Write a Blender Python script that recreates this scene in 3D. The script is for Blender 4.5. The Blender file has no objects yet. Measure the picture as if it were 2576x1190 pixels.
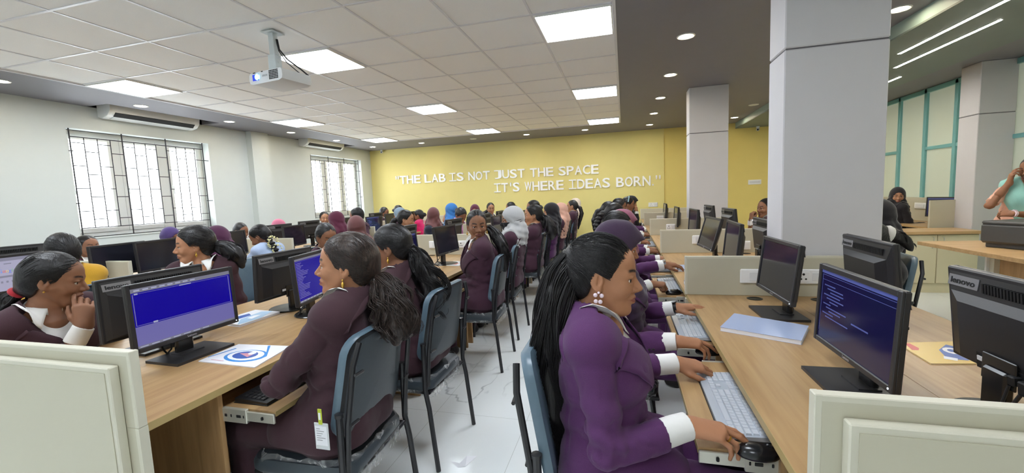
import bpy, math, random
import numpy as np
from mathutils import Vector, Matrix
random.seed(7)
SC = bpy.context.scene
COL = SC.collection
PI = math.pi
# ---------------------------------------------------------------- camera
F_PX = 1058.07
def cam_rows():
    yaw, pitch, roll = 0.2627, 0.0959, -0.0418
    cy, sy = math.cos(yaw), math.sin(yaw)
    Rz = np.array([[cy, sy, 0], [-sy, cy, 0], [0, 0, 1]])
    B = np.array([[1, 0, 0], [0, 0, -1], [0, 1, 0]], float)
    cp, sp = math.cos(pitch), math.sin(pitch)
    Rx = np.array([[1, 0, 0], [0, cp, -sp], [0, sp, cp]])
    cr, sr = math.cos(roll), math.sin(roll)
    Rr = np.array([[cr, -sr, 0], [sr, cr, 0], [0, 0, 1]])
    return Rr @ Rx @ B @ Rz
cam = bpy.data.cameras.new('camera')
cam.sensor_width = 36.0
cam.lens = F_PX / 2576 * 36.0
cam.clip_start = 0.05
camo = bpy.data.objects.new('camera', cam)
COL.objects.link(camo)
_R = cam_rows()
_m = Matrix.Identity(4)
for i in range(3):
    _m[i][0] = _R[0][i]; _m[i][1] = -_R[1][i]; _m[i][2] = -_R[2][i]
_m[2][3] = 1.38
camo.matrix_world = _m
SC.camera = camo

# ---------------------------------------------------------------- materials
MATS = {}
def nodes(name):
    m = bpy.data.materials.new(name); m.use_nodes = True
    nt = m.node_tree
    b = nt.nodes['Principled BSDF']
    return m, nt, b
def lin(c):
    return tuple(((x / 255) / 12.92 if x / 255 <= 0.04045 else ((x / 255 + 0.055) / 1.055) ** 2.4) for x in c) + (1.0,)
def mat(name, rgb, rough=0.5, metal=0.0, coat=0.0, spec=0.5, noise=0.0, nscale=40.0, bump=0.0, bscale=200.0, emit=None, estr=0.0, alpha=1.0, sheen=0.0):
    """plain procedural surface: base colour, slight value noise, optional bump"""
    if name in MATS: return MATS[name]
    m, nt, b = nodes(name)
    b.inputs['Base Color'].default_value = lin(rgb)
    b.inputs['Roughness'].default_value = rough
    b.inputs['Metallic'].default_value = metal
    b.inputs['Coat Weight'].default_value = coat
    b.inputs['Specular IOR Level'].default_value = spec
    b.inputs['Sheen Weight'].default_value = sheen
    if alpha < 1: b.inputs['Alpha'].default_value = alpha
    if emit is not None:
        b.inputs['Emission Color'].default_value = lin(emit)
        b.inputs['Emission Strength'].default_value = estr
    if noise or bump:
        tc = nt.nodes.new('ShaderNodeTexCoord')
    if noise:
        n = nt.nodes.new('ShaderNodeTexNoise'); n.inputs['Scale'].default_value = nscale; n.inputs['Detail'].default_value = 4
        nt.links.new(tc.outputs['Object'], n.inputs['Vector'])
        h = nt.nodes.new('ShaderNodeHueSaturation'); h.inputs['Color'].default_value = lin(rgb)
        mr = nt.nodes.new('ShaderNodeMapRange'); mr.inputs['From Min'].default_value = 0.25; mr.inputs['From Max'].default_value = 0.75
        mr.inputs['To Min'].default_value = 1 - noise; mr.inputs['To Max'].default_value = 1 + noise
        nt.links.new(n.outputs['Fac'], mr.inputs['Value']); nt.links.new(mr.outputs[0], h.inputs['Value'])
        nt.links.new(h.outputs[0], b.inputs['Base Color'])
    if bump:
        n2 = nt.nodes.new('ShaderNodeTexNoise'); n2.inputs['Scale'].default_value = bscale; n2.inputs['Detail'].default_value = 3
        nt.links.new(tc.outputs['Object'], n2.inputs['Vector'])
        bp = nt.nodes.new('ShaderNodeBump'); bp.inputs['Strength'].default_value = bump; bp.inputs['Distance'].default_value = 0.003
        nt.links.new(n2.outputs['Fac'], bp.inputs['Height']); nt.links.new(bp.outputs[0], b.inputs['Normal'])
    MATS[name] = m
    return m
def emis(name, rgb, s):
    if name in MATS: return MATS[name]
    m, nt, b = nodes(name)
    b.inputs['Base Color'].default_value = lin(rgb)
    b.inputs['Emission Color'].default_value = lin(rgb); b.inputs['Emission Strength'].default_value = s
    MATS[name] = m
    return m
def wood(name, c1, c2, axis='Y', rough=0.38):
    m, nt, b = nodes(name)
    tc = nt.nodes.new('ShaderNodeTexCoord'); mp = nt.nodes.new('ShaderNodeMapping')
    sc = {'Y': (22, 1.3, 22), 'X': (1.3, 22, 22), 'Z': (22, 22, 1.3)}[axis]
    mp.inputs['Scale'].default_value = sc
    nt.links.new(tc.outputs['Object'], mp.inputs['Vector'])
    n = nt.nodes.new('ShaderNodeTexNoise'); n.inputs['Scale'].default_value = 1.6; n.inputs['Detail'].default_value = 6; n.inputs['Distortion'].default_value = 0.6
    nt.links.new(mp.outputs[0], n.inputs['Vector'])
    mp2 = nt.nodes.new('ShaderNodeMapping'); s2 = {'Y': (5.5, .55, 5.5), 'X': (.55, 5.5, 5.5), 'Z': (5.5, 5.5, .55)}[axis]
    mp2.inputs['Scale'].default_value = s2
    nt.links.new(tc.outputs['Object'], mp2.inputs['Vector'])
    w = nt.nodes.new('ShaderNodeTexNoise'); w.inputs['Scale'].default_value = 1.4; w.inputs['Detail'].default_value = 3; w.inputs['Distortion'].default_value = 1.5
    nt.links.new(mp2.outputs[0], w.inputs['Vector'])
    add = nt.nodes.new('ShaderNodeMath'); add.operation = 'ADD'
    m2 = nt.nodes.new('ShaderNodeMath'); m2.operation = 'MULTIPLY'; m2.inputs[1].default_value = 0.55
    m3 = nt.nodes.new('ShaderNodeMath'); m3.operation = 'MULTIPLY'; m3.inputs[1].default_value = 0.6
    nt.links.new(n.outputs['Fac'], m2.inputs[0]); nt.links.new(w.outputs['Fac'], m3.inputs[0])
    nt.links.new(m2.outputs[0], add.inputs[0]); nt.links.new(m3.outputs[0], add.inputs[1])
    r = nt.nodes.new('ShaderNodeValToRGB')
    r.color_ramp.elements[0].position = 0.36; r.color_ramp.elements[0].color = lin(c2)
    r.color_ramp.elements[1].position = 0.66; r.color_ramp.elements[1].color = lin(c1)
    nt.links.new(add.outputs[0], r.inputs['Fac']); nt.links.new(r.outputs[0], b.inputs['Base Color'])
    b.inputs['Roughness'].default_value = rough
    MATS[name] = m
    return m

# ---------------------------------------------------------------- mesh builder
class MB:
    def __init__(s): s.v = []; s.f = []; s.m = []
    def add(s, vs, fs, mi=0):
        o = len(s.v); s.v += [tuple(v) for v in vs]; s.f += [tuple(i + o for i in f) for f in fs]; s.m += [mi] * len(fs)
        return s
    def box(s, a, b, mi=0, bev=0.0):
        x0, y0, z0 = [min(p, q) for p, q in zip(a, b)]; x1, y1, z1 = [max(p, q) for p, q in zip(a, b)]
        if bev <= 0:
            vs = [(x0, y0, z0), (x1, y0, z0), (x1, y1, z0), (x0, y1, z0), (x0, y0, z1), (x1, y0, z1), (x1, y1, z1), (x0, y1, z1)]
            fs = [(0, 3, 2, 1), (4, 5, 6, 7), (0, 1, 5, 4), (1, 2, 6, 5), (2, 3, 7, 6), (3, 0, 4, 7)]
            return s.add(vs, fs, mi)
        e = min(bev, (x1 - x0) * .49, (y1 - y0) * .49, (z1 - z0) * .49)
        X = (x0, x1); Y = (y0, y1); Z = (z0, z1); vs = []; ix = {}
        for i in (0, 1):
            for j in (0, 1):
                for k in (0, 1):
                    sx, sy, sz = (1, -1)[i], (1, -1)[j], (1, -1)[k]
                    for ax in range(3):
                        p = [X[i] + sx * e, Y[j] + sy * e, Z[k] + sz * e]; p[ax] = (X[i], Y[j], Z[k])[ax]
                        ix[(i, j, k, ax)] = len(vs); vs.append(tuple(p))
        fs = []
        for ax in range(3):
            o1, o2 = (ax + 1) % 3, (ax + 2) % 3
            for side in (0, 1):
                q = []
                for (p1, p2) in ((0, 0), (1, 0), (1, 1), (0, 1)):
                    c = [0, 0, 0]; c[ax] = side; c[o1] = p1; c[o2] = p2; q.append(ix[(*c, ax)])
                fs.append(tuple(q if side else q[::-1]))
        for ax in range(3):
            o1, o2 = (ax + 1) % 3, (ax + 2) % 3
            for p1 in (0, 1):
                for p2 in (0, 1):
                    c0 = [0, 0, 0]; c0[o1] = p1; c0[o2] = p2; c1 = list(c0); c1[ax] = 1
                    q = [ix[(*c0, o1)], ix[(*c1, o1)], ix[(*c1, o2)], ix[(*c0, o2)]]
                    fs.append(tuple(q if p1 == p2 else q[::-1]))
        for i in (0, 1):
            for j in (0, 1):
                for k in (0, 1):
                    t = [ix[(i, j, k, a)] for a in range(3)]
                    fs.append(tuple(t if (i + j + k) % 2 == 1 else t[::-1]))
        return s.add(vs, fs, mi)
    def quad(s, pts, mi=0): return s.add(pts, [tuple(range(len(pts)))], mi)
    def tube(s, pts, r, n=8, mi=0, cap=True):
        pts = [Vector(p) for p in pts]; rs = r if isinstance(r, (list, tuple)) else [r] * len(pts)
        vs = []; fs = []; N = len(pts); up = None
        for i, p in enumerate(pts):
            t = (pts[min(i + 1, N - 1)] - pts[max(i - 1, 0)]).normalized()
            if up is None:
                up = Vector((0, 0, 1)) if abs(t.z) < .9 else Vector((1, 0, 0))
            a = t.cross(up)
            if a.length < 1e-5: a = t.cross(Vector((0, 1, 0)))
            a.normalize(); bq = a.cross(t).normalized(); up = bq
            for k in range(n):
                an = 2 * PI * k / n
                vs.append(p + (a * math.cos(an) + bq * math.sin(an)) * rs[i])
        for i in range(N - 1):
            for k in range(n):
                fs.append((i * n + k, i * n + (k + 1) % n, (i + 1) * n + (k + 1) % n, (i + 1) * n + k))
        if cap:
            fs.append(tuple(range(n))[::-1]); fs.append(tuple((N - 1) * n + k for k in range(n)))
        return s.add(vs, fs, mi)
    def lathe(s, prof, c=(0, 0, 0), n=24, mi=0, axis='Z', sx=1, sy=1):
        vs = []; fs = []
        for (r, z) in prof:
            for k in range(n):
                an = 2 * PI * k / n; x, y = r * math.cos(an) * sx, r * math.sin(an) * sy
                p = {'Z': (x, y, z), 'X': (z, x, y), 'Y': (y, z, x)}[axis]
                vs.append((c[0] + p[0], c[1] + p[1], c[2] + p[2]))
        N = len(prof)
        for i in range(N - 1):
            for k in range(n):
                fs.append((i * n + k, i * n + (k + 1) % n, (i + 1) * n + (k + 1) % n, (i + 1) * n + k))
        fs.append(tuple(range(n))[::-1]); fs.append(tuple((N - 1) * n + k for k in range(n)))
        return s.add(vs, fs, mi)
    def prism(s, poly, z0, z1, mi=0, plane='XY'):
        n = len(poly)
        def P(a, b, c): return {'XY': (a, b, c), 'XZ': (a, c, b), 'YZ': (c, a, b)}[plane]
        vs = [P(a, b, z0) for a, b in poly] + [P(a, b, z1) for a, b in poly]
        fs = [tuple(range(n))[::-1], tuple(range(n, 2 * n))] + [(i, (i + 1) % n, n + (i + 1) % n, n + i) for i in range(n)]
        return s.add(vs, fs, mi)
    def xf(s, M):
        s.v = [tuple(M @ Vector(v)) for v in s.v]; return s
    def mesh(s, name, mats, smooth=False):
        me = bpy.data.meshes.new(name)
        me.from_pydata(s.v, [], s.f)
        for m in (mats if isinstance(mats, (list, tuple)) else [mats]): me.materials.append(m)
        if any(s.m): me.polygons.foreach_set('material_index', s.m)
        if smooth:
            me.shade_smooth()
            if smooth != 'all': me.set_sharp_from_angle(angle=math.radians(38))
        me.update()
        return me
    def obj(s, name, mats, parent=None, smooth=False):
        return link(name, s.mesh(name, mats, smooth), parent)
def link(name, data, parent=None):
    o = bpy.data.objects.new(name, data); COL.objects.link(o)
    if parent is not None: o.parent = parent
    return o
def tag(o, label=None, cat=None, group=None, kind=None):
    if label: o['label'] = label
    if cat: o['category'] = cat
    if group: o['group'] = group
    if kind: o['kind'] = kind
    return o
def thing(name, label, cat, loc=(0, 0, 0), rz=0.0, group=None):
    o = link(name, None); o.location = loc; o.rotation_euler = (0, 0, rz)
    return tag(o, label, cat, group)
def dup(root, loc, rz, label, group=None, cat=None):
    def cp(o, par):
        c = o.copy(); COL.objects.link(c)
        if par is not None: c.parent = par
        for ch in KIDS.get(o.name, []): cp(ch, c)
        KIDS[c.name] = [x for x in c.children]
        return c
    def scan(o):
        KIDS[o.name] = list(o.children)
        for ch in o.children: scan(ch)
    scan(root)
    r = cp(root, None); r.location = loc; r.rotation_euler = (0, 0, rz)
    r['label'] = label
    if group: r['group'] = group
    return r
KIDS = {}
def struct(name, mb, m, parent=None, smooth=False):
    o = mb.obj(name, m, parent, smooth)
    if parent is None: o['kind'] = 'structure'
    return o
_GL = {}
def text_mesh(txt, size, depth=0.0, bold=0.0, res=3):
    """letters as plain mesh data (verts, faces), baseline at y=0 starting at x=0, in the XY plane, thickness along z"""
    key = (txt, round(size, 4), round(depth, 4), round(bold, 4))
    if key in _GL: return _GL[key]
    cu = bpy.data.curves.new('lettering', 'FONT'); cu.body = txt; cu.size = size; cu.extrude = depth / 2; cu.offset = bold; cu.resolution_u = res
    o = bpy.data.objects.new('lettering', cu)
    COL.objects.link(o); bpy.context.view_layer.update()
    me = bpy.data.meshes.new_from_object(o.evaluated_get(bpy.context.evaluated_depsgraph_get()))
    vs = [tuple(v.co) for v in me.vertices]; fs = [tuple(p.vertices) for p in me.polygons]
    bpy.data.objects.remove(o); bpy.data.curves.remove(cu); bpy.data.meshes.remove(me)
    _GL[key] = (vs, fs)
    return _GL[key]
# ================================================================ ROOM
M_wall = mat('white_wall_paint', (208, 213, 209), .75, noise=.012, nscale=6, bump=.05, bscale=300)
M_yel = mat('yellow_wall_paint', (224, 210, 136), .7, noise=.015, nscale=5, bump=.04, bscale=300)
M_yel2 = mat('unlit_yellow_wall_paint', (226, 205, 120), .7, noise=.015, nscale=5)  # same yellow wall; the lack of light here is put into the colour
M_tile = mat('ceiling_tile', (246, 246, 245), .85, noise=.02, nscale=160, bump=.12, bscale=420)
M_tbar = mat('ceiling_grid_bar', (222, 222, 226), .35)
M_soff = mat('grey_ceiling_paint', (122, 120, 126), .6, noise=.02, nscale=8)
M_soff2 = mat('green_grey_ceiling_panel', (112, 122, 116), .55, noise=.02, nscale=8)
M_col = mat('column_paint', (206, 203, 205), .65, noise=.01, nscale=5)
M_groove = mat('column_joint', (95, 92, 95), .8)
M_teal = mat('teal_aluminium_frame', (120, 178, 178), .35)
M_film = mat('frosted_green_glass', (188, 194, 178), .16, spec=.5, noise=.01, nscale=3, emit=(190, 200, 180), estr=.1)  # faint emission stands in for light from the room behind
M_upvc = mat('white_upvc', (232, 233, 228), .35)
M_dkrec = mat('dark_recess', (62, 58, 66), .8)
M_panel = emis('light_panel_diffuser', (238, 246, 255), 11.0)
M_dl = emis('downlight_lens', (255, 238, 205), 40.0)
M_strip = emis('strip_light_lens', (255, 250, 240), 45.0)
M_rim = mat('white_light_rim', (235, 235, 232), .4)
M_grille = mat('black_iron_bar', (52, 50, 54), .45, metal=.3)
def floor_mat():
    m, nt, b = nodes('polished_marble_tile')
    tc = nt.nodes.new('ShaderNodeTexCoord')
    def N(t, **k):
        n = nt.nodes.new(t)
        for a, v in k.items(): n.inputs[a].default_value = v
        return n
    n1 = N('ShaderNodeTexNoise', Scale=.75, Detail=4, Distortion=1.4)
    nt.links.new(tc.outputs['Object'], n1.inputs['Vector'])
    # thin veins where noise crosses 0.5
    s = nt.nodes.new('ShaderNodeMath'); s.operation = 'SUBTRACT'; s.inputs[1].default_value = .5
    a = nt.nodes.new('ShaderNodeMath'); a.operation = 'ABSOLUTE'
    nt.links.new(n1.outputs['Fac'], s.inputs[0]); nt.links.new(s.outputs[0], a.inputs[0])
    r = nt.nodes.new('ShaderNodeValToRGB')
    r.color_ramp.elements[0].position = 0; r.color_ramp.elements[0].color = lin((190, 194, 194))
    r.color_ramp.elements[1].position = .016; r.color_ramp.elements[1].color = lin((243, 246, 245))
    nt.links.new(a.outputs[0], r.inputs['Fac'])
    n2 = N('ShaderNodeTexNoise', Scale=.9, Detail=2)
    nt.links.new(tc.outputs['Object'], n2.inputs['Vector'])
    mr = nt.nodes.new('ShaderNodeValToRGB'); mr.color_ramp.elements[0].position = .5; mr.color_ramp.elements[1].position = .62
    nt.links.new(n2.outputs['Fac'], mr.inputs['Fac'])
    mx = nt.nodes.new('ShaderNodeMixRGB'); mx.inputs['Color1'].default_value = lin((243, 246, 245))
    nt.links.new(mr.outputs[0], mx.inputs['Fac']); nt.links.new(r.outputs[0], mx.inputs['Color2'])
    br = nt.nodes.new('ShaderNodeTexBrick'); br.offset = 0.0
    br.inputs['Scale'].default_value = 1.0; br.inputs['Brick Width'].default_value = .6; br.inputs['Row Height'].default_value = 1.2
    br.inputs['Mortar Size'].default_value = .0016; br.inputs['Mortar Smooth'].default_value = 0
    br.inputs['Color1'].default_value = (1, 1, 1, 1); br.inputs['Color2'].default_value = (1, 1, 1, 1); br.inputs['Mortar'].default_value = (.72, .72, .7, 1)
    nt.links.new(tc.outputs['Object'], br.inputs['Vector'])
    mu = nt.nodes.new('ShaderNodeMixRGB'); mu.blend_type = 'MULTIPLY'; mu.inputs['Fac'].default_value = 1
    nt.links.new(mx.outputs[0], mu.inputs['Color1']); nt.links.new(br.outputs['Color'], mu.inputs['Color2'])
    nt.links.new(mu.outputs[0], b.inputs['Base Color'])
    b.inputs['Roughness'].default_value = .16
    return m
CZ = 2.718
X0, X1, Y0, Y1 = -6.5, 4.42, -2.8, 10.0
struct('floor', MB().box((X0 - .2, Y0 - .1, -.1), (X1 + .2, Y1 + .2, 0)), floor_mat())
# white grid ceiling with a grey border around it
GX0, GX1, GY1 = -5.451, -.051, 8.647
c = MB(); c.box((GX0, Y0, CZ + .012), (GX1, GY1, CZ + .06), 0)
for i in range(10):
    x = GX0 + .6 * i; c.box((x - .009, Y0, CZ + .007), (x + .009, GY1, CZ + .0135), 1)
for j in range(-10, 10):
    y = 3.247 + .6 * j
    if y > Y0: c.box((GX0, y - .009, CZ + .0065), (GX1, y + .009, CZ + .013), 1)
c.box((GX1 - .004, Y0, CZ - .006), (GX1 + .014, GY1 + .01, CZ + .05), 1); c.box((GX0 - .014, Y0, CZ - .006), (GX0 + .004, GY1 + .01, CZ + .05), 1)
c.box((GX0, GY1 - .004, CZ - .006), (GX1, GY1 + .014, CZ + .05), 1)
struct('ceiling', c, [M_tile, M_tbar])
g = MB()
AC = [(3.88, 5.38), (7.34, 8.86)]
xs = X0 + .36
ys = [Y0] + [q for a in AC for q in a] + [Y1]
for i in range(0, len(ys), 2): g.box((X0, ys[i], CZ), (xs, ys[i + 1], CZ + .08))
g.box((xs, Y0, CZ), (GX0, Y1, CZ + .08)); g.box((GX0, GY1, CZ), (GX1, Y1, CZ + .08)); g.box((GX1, Y0, CZ), (2.42, Y1, CZ + .08))
g.box((3.4, Y0, CZ), (X1, Y1, CZ + .08)); g.box((2.42, Y0, CZ + .02), (3.4, Y1, CZ + .08))
for a, b in AC:
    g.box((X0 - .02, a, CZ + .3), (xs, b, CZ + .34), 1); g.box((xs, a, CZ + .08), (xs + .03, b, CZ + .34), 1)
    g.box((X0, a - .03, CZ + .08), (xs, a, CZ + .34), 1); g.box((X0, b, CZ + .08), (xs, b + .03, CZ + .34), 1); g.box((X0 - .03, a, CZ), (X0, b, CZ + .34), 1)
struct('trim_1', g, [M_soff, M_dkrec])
d = MB(); d.box((2.3, -2.0, 2.6), (3.48, Y1, 2.615), 0); d.box((2.3, -2.0, 2.615), (2.32, Y1, CZ), 1); d.box((3.46, -2.0, 2.615), (3.48, Y1, CZ), 0); d.box((2.3, -2.0, 2.615), (3.48, -1.98, CZ), 0)
struct('trim_2', d, [M_soff2, mat('teal_lit_panel_edge', (150, 170, 165), .5)])  # side edge coloured paler to paint in the teal light on it
# left wall with two window openings
WIN = [(3.64, 5.45, 1.08, 2.43), (7.76, 9.57, 1.08, 2.45)]
w = MB(); T = .24
yb = Y0
for (a, b, z0, z1) in WIN:
    w.box((X0 - T, yb, 0), (X0, a, CZ + .35)); w.box((X0 - T, a, 0), (X0, b, z0)); w.box((X0 - T, a, z1), (X0, b, CZ + .35)); yb = b
w.box((X0 - T, yb, 0), (X0, Y1 + .2, CZ + .35))
w.box((X0, 6.18, 0), (X0 + .12, 6.55, CZ))
struct('wall_left', w, M_wall)
w = MB(); w.box((X0 - T, Y1, 0), (X1 + .2, Y1 + .2, CZ + .1), 1); w.box((-6.12, Y1 - .025, 0), (.87, Y1, CZ), 0); w.box((X0, Y1 - .004, 0), (-6.12, Y1, CZ), 0)
struct('wall_back', w, [M_yel, M_yel2])
struct('wall_front', MB().box((X0 - T, Y0 - .2, 0), (X1 + .2, Y0, CZ + .1)), M_wall)
# right wall: frosted glass in teal frames
wr = struct('wall_right', MB().box((X1, Y0, 0), (X1 + .06, Y1, CZ + .1)), M_film)
mul = [7.24 + .0, 7.85, 8.47, 9.1, 9.7, 6.02, 5.1, 4.2]
for y in mul:
    MB().box((X1 - .035, y - .03, 0), (X1, y + .03, CZ), bev=.004).obj('mullion', M_teal, wr)
for i, (a, b, z) in enumerate([(7.27, 7.82, 1.83), (8.5, 9.07, 1.83), (6.05, 7.21, 1.83), (5.13, 5.99, 1.83), (9.13, 9.67, 1.83)]):
    MB().box((X1 - .03, a, z - .025), (X1, b, z + .025), bev=.004).obj('transom', M_teal, wr)
MB().box((X1 - .035, Y0, CZ - .07), (X1, Y1, CZ - .005), bev=.004).obj('head_rail', M_teal, wr)
# columns
def column(x0, y0, x1, y1):
    m = MB(); gz = 2.115
    m.box((x0, y0, 0), (x1, y1, gz - .004), 0, bev=.006); m.box((x0, y0, gz + .004), (x1, y1, CZ), 0, bev=.006)
    m.box((x0 + .006, y0 + .006, gz - .01), (x1 - .006, y1 - .006, gz + .01), 1)
    o = struct('column', m, [M_col, M_groove]); return o
column(.862, 2.695, 1.345, 2.95); column(.862, 6.2, 1.345, 6.455); column(4.06, 6.33, 4.41, 6.64)
# windows
def window(i, a, b, z0, z1):
    fr = MB(); x = X0 - .17
    def fb(y0, y1, q0, q1, dx=.05, fx=0.0): fr.box((x - dx, y0, q0), (x + fx, y1, q1), bev=.004)
    fb(a + .05, b - .05, z0, z0 + .05); fb(a + .05, b - .05, z1 - .05, z1); fb(a, a + .05, z0, z1, .051, .001); fb(b - .05, b, z0, z1, .051, .001)
    w3 = (b - a) / 3
    for k in (1, 2): fb(a + w3 * k - .045, a + w3 * k + .045, z0 + .05, z1 - .05, .053, .002)
    o = struct('window_%d' % i, fr, M_upvc)
    gl, nt, bs = nodes('window_glass_%d' % i)
    tr = nt.nodes.new('ShaderNodeBsdfTransparent'); gs = nt.nodes.new('ShaderNodeBsdfGlossy'); gs.inputs['Roughness'].default_value = .02
    mx = nt.nodes.new('ShaderNodeMixShader'); mx.inputs[0].default_value = .05
    nt.links.new(tr.outputs[0], mx.inputs[1]); nt.links.new(gs.outputs[0], mx.inputs[2]); nt.links.new(mx.outputs[0], nt.nodes['Material Output'].inputs[0])
    for k in range(3):
        s = MB(); y0 = a + w3 * k + .045; y1 = a + w3 * (k + 1) - .045
        for q in ((y0, y0 + .055, z0 + .05, z1 - .05), (y1 - .055, y1, z0 + .05, z1 - .05), (y0 + .055, y1 - .055, z0 + .05, z0 + .11), (y0 + .055, y1 - .055, z1 - .11, z1 - .05)):
            s.box((x - .03, q[0], q[2]), (x + .012, q[1], q[3]), bev=.004)
        so = s.obj('sash', M_upvc, o)
        MB().box((x - .012, y0 + .05, z0 + .1), (x - .006, y1 - .05, z1 - .1)).obj('pane', gl, so)
        h = MB(); zc = (z0 + z1) / 2
        h.box((x + .012, y0 + .015, zc - .05), (x + .026, y0 + .037, zc + .05), bev=.004); h.tube([(x + .03, y0 + .026, zc), (x + .05, y0 + .026, zc - .01), (x + .055, y0 + .03, zc - .13)], .007, 6)
        h.obj('handle', M_upvc, so, True)
    MB().box((X0 - T, a, z0 - .02), (X0 + .012, b, z0), bev=.003).obj('window_sill', M_wall, o)
    # iron grille with staggered rungs
    gm = MB(); gx = X0 - .03; n = 12; st = (b - a - .12) / n; r = .0062
    zz0, zz1 = z0 + .12, z1 - .1
    for k in range(n + 1):
        y = a + .04 + st * k; big = k % 4 == 0
        gm.tube([(gx, y, z0 if big else zz0), (gx, y, z1 if big else zz1)], r * (1.25 if big else .9), 6)
    gm.tube([(gx, a + .04, zz0), (gx, b - .08, zz0)], r, 6); gm.tube([(gx, a + .04, zz1), (gx, b - .08, zz1)], r, 6); gm.tube([(gx, a - .0, z1 - .02), (gx, b - .1, z1 - .02)], .004, 6)
    dz = (zz1 - zz0) / 4
    for k in range(n):
        off = (.25 if k % 2 == 0 else .62)
        for j in range(5):
            z = zz1 - dz * (j + off)
            if z > zz0 + .03: gm.tube([(gx, a + .04 + st * k, z), (gx, a + .04 + st * (k + 1), z)], r * .8, 5)
    for z in (zz1 - dz * .62, zz1 - dz * 2.9):
        gm.tube([(gx, b - .1, z), (gx, b, z)], r, 5); gm.tube([(gx, a, z), (gx, a + .06, z)], r, 5)
    gm.obj('grille', M_grille, o)
for i, q in enumerate(WIN): window(i + 1, *q)
# ---------------------------------------------------------------- ceiling lights
CL = [(-.351, 3.547, 'large white ceiling light panel at the edge of the grey ceiling, nearest of three there'),
      (-2.751, 3.547, 'bright white ceiling light panel just behind the projector'),
      (-5.151, 3.547, 'white ceiling light panel above the left wall, nearest to the near air conditioner'),
      (-.351, 5.947, 'white ceiling light panel at the edge of the grey ceiling, second from the camera'),
      (-2.751, 5.947, 'white ceiling light panel in the middle of the ceiling, beyond the projector'),
      (-5.151, 5.947, 'white ceiling light panel by the left wall, second from the camera'),
      (-.351, 8.347, 'white ceiling light panel at the edge of the grey ceiling, nearest to the yellow wall'),
      (-2.751, 8.347, 'white ceiling light panel in the middle of the ceiling, nearest to the yellow wall'),
      (-5.151, 8.347, 'white ceiling light panel in the far left corner of the ceiling'),
      (-.351, 1.147, None), (-2.751, 1.147, None), (-5.151, 1.147, None), (-.351, -1.253, None), (-2.751, -1.253, None), (-5.151, -1.253, None)]
fm = MB()
for q in ((-.29, -.29, .29, -.277), (-.29, .277, .29, .29), (-.29, -.277, -.277, .277), (.277, -.277, .29, .277)):
    fm.box((q[0], q[1], -.006), (q[2], q[3], .01), bev=.002)
fm = fm.mesh('frame', M_rim); dm = MB().box((-.278, -.278, -.002), (.278, .278, .008)).mesh('diffuser', M_panel)
for x, y, lb in CL:
    t = thing('ceiling_light', lb or 'white square ceiling light panel above and behind the viewpoint', 'light', (x, y, CZ), group='square ceiling light panels')
    link('frame', fm, t); link('diffuser', dm, t)
    if not lb: t['group'] = 'light panels overhead out of the frame'
DL = [(-5.92, 2.85, 'round recessed downlight at the left picture edge in the grey border'), (-5.92, 4.11, 'round recessed downlight in front of the near air conditioner'),
      (-5.92, 5.36, 'round recessed downlight just past the near air conditioner'), (-5.92, 6.62, 'round recessed downlight in the left border beside the wall pier'),
      (-5.92, 7.9, 'round recessed downlight in front of the far air conditioner'), (-5.92, 9.25, 'round recessed downlight in the far left corner near the small camera'),
      (-4.61, 9.25, 'recessed downlight along the yellow wall, second from the left corner'), (-3.31, 9.25, 'dim recessed downlight along the yellow wall, third from the left corner'),
      (-2.06, 9.25, 'recessed downlight along the yellow wall above the word NOT JUST'), (-.78, 9.25, 'recessed downlight along the yellow wall above the word SPACE'),
      (.53, 9.25, 'recessed downlight of the right row, farthest and nearest to the yellow wall'), (.53, 7.95, 'recessed downlight of the right row, second from the yellow wall'),
      (.54, 6.68, 'recessed downlight of the right row, third from the yellow wall'), (.55, 5.42, 'recessed downlight of the right row, second from the camera'),
      (.55, 4.14, 'large bright recessed downlight of the right row, nearest the camera'), (2.12, 4.15, 'bright recessed downlight beside the top of the near column'),
      (2.1, 9.2, 'recessed downlight between the two columns by the yellow wall'), (2.1, 7.95, 'unlit recessed downlight between the two columns')]
rm = MB().lathe([(.078, 0), (.078, -.004), (.07, -.007), (.058, -.003), (.058, 0)], n=24).mesh('rim', M_rim, True)
lm = MB().lathe([(.001, -.002), (.058, -.002), (.058, .004), (.001, .004)], n=24).mesh('lens', M_dl)
lmo = MB().lathe([(.001, -.002), (.058, -.002), (.058, .004), (.001, .004)], n=24).mesh('lens', M_rim)
for x, y, lb in DL:
    t = thing('downlight', lb, 'light', (x, y, CZ), group='round recessed downlights')
    link('rim', rm, t); link('lens', lmo if 'unlit' in lb or 'dim' in lb else lm, t)
for x, ya, yb, lb in ((2.61, -1.5, 1.2, 'added fill strip light overhead out of the frame to the right'), (3.2, 6.2, 8.8, 'added fill strip light hidden above the far right counter behind the column'), (2.61, 2.2, 5.08, 'long white linear strip light in the dropped ceiling, nearer the columns'), (2.885, 4.35, 5.68, 'shorter white linear strip light in the dropped ceiling, nearer the glass wall')):  # first two strips are unseen, added to brighten the right side
    t = thing('ceiling_strip_light', lb, 'light', (x, (ya + yb) / 2, 2.6), group='linear strip lights')
    h = (yb - ya) / 2
    MB().box((-.014, -h, -.003), (.014, h, .004)).obj('lens', M_strip, t); 
    e = MB(); e.box((-.02, -h - .006, -.002), (-.014, h + .006, .004)); e.box((.014, -h - .006, -.002), (.02, h + .006, .004)); e.obj('rim', M_rim, t)
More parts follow.
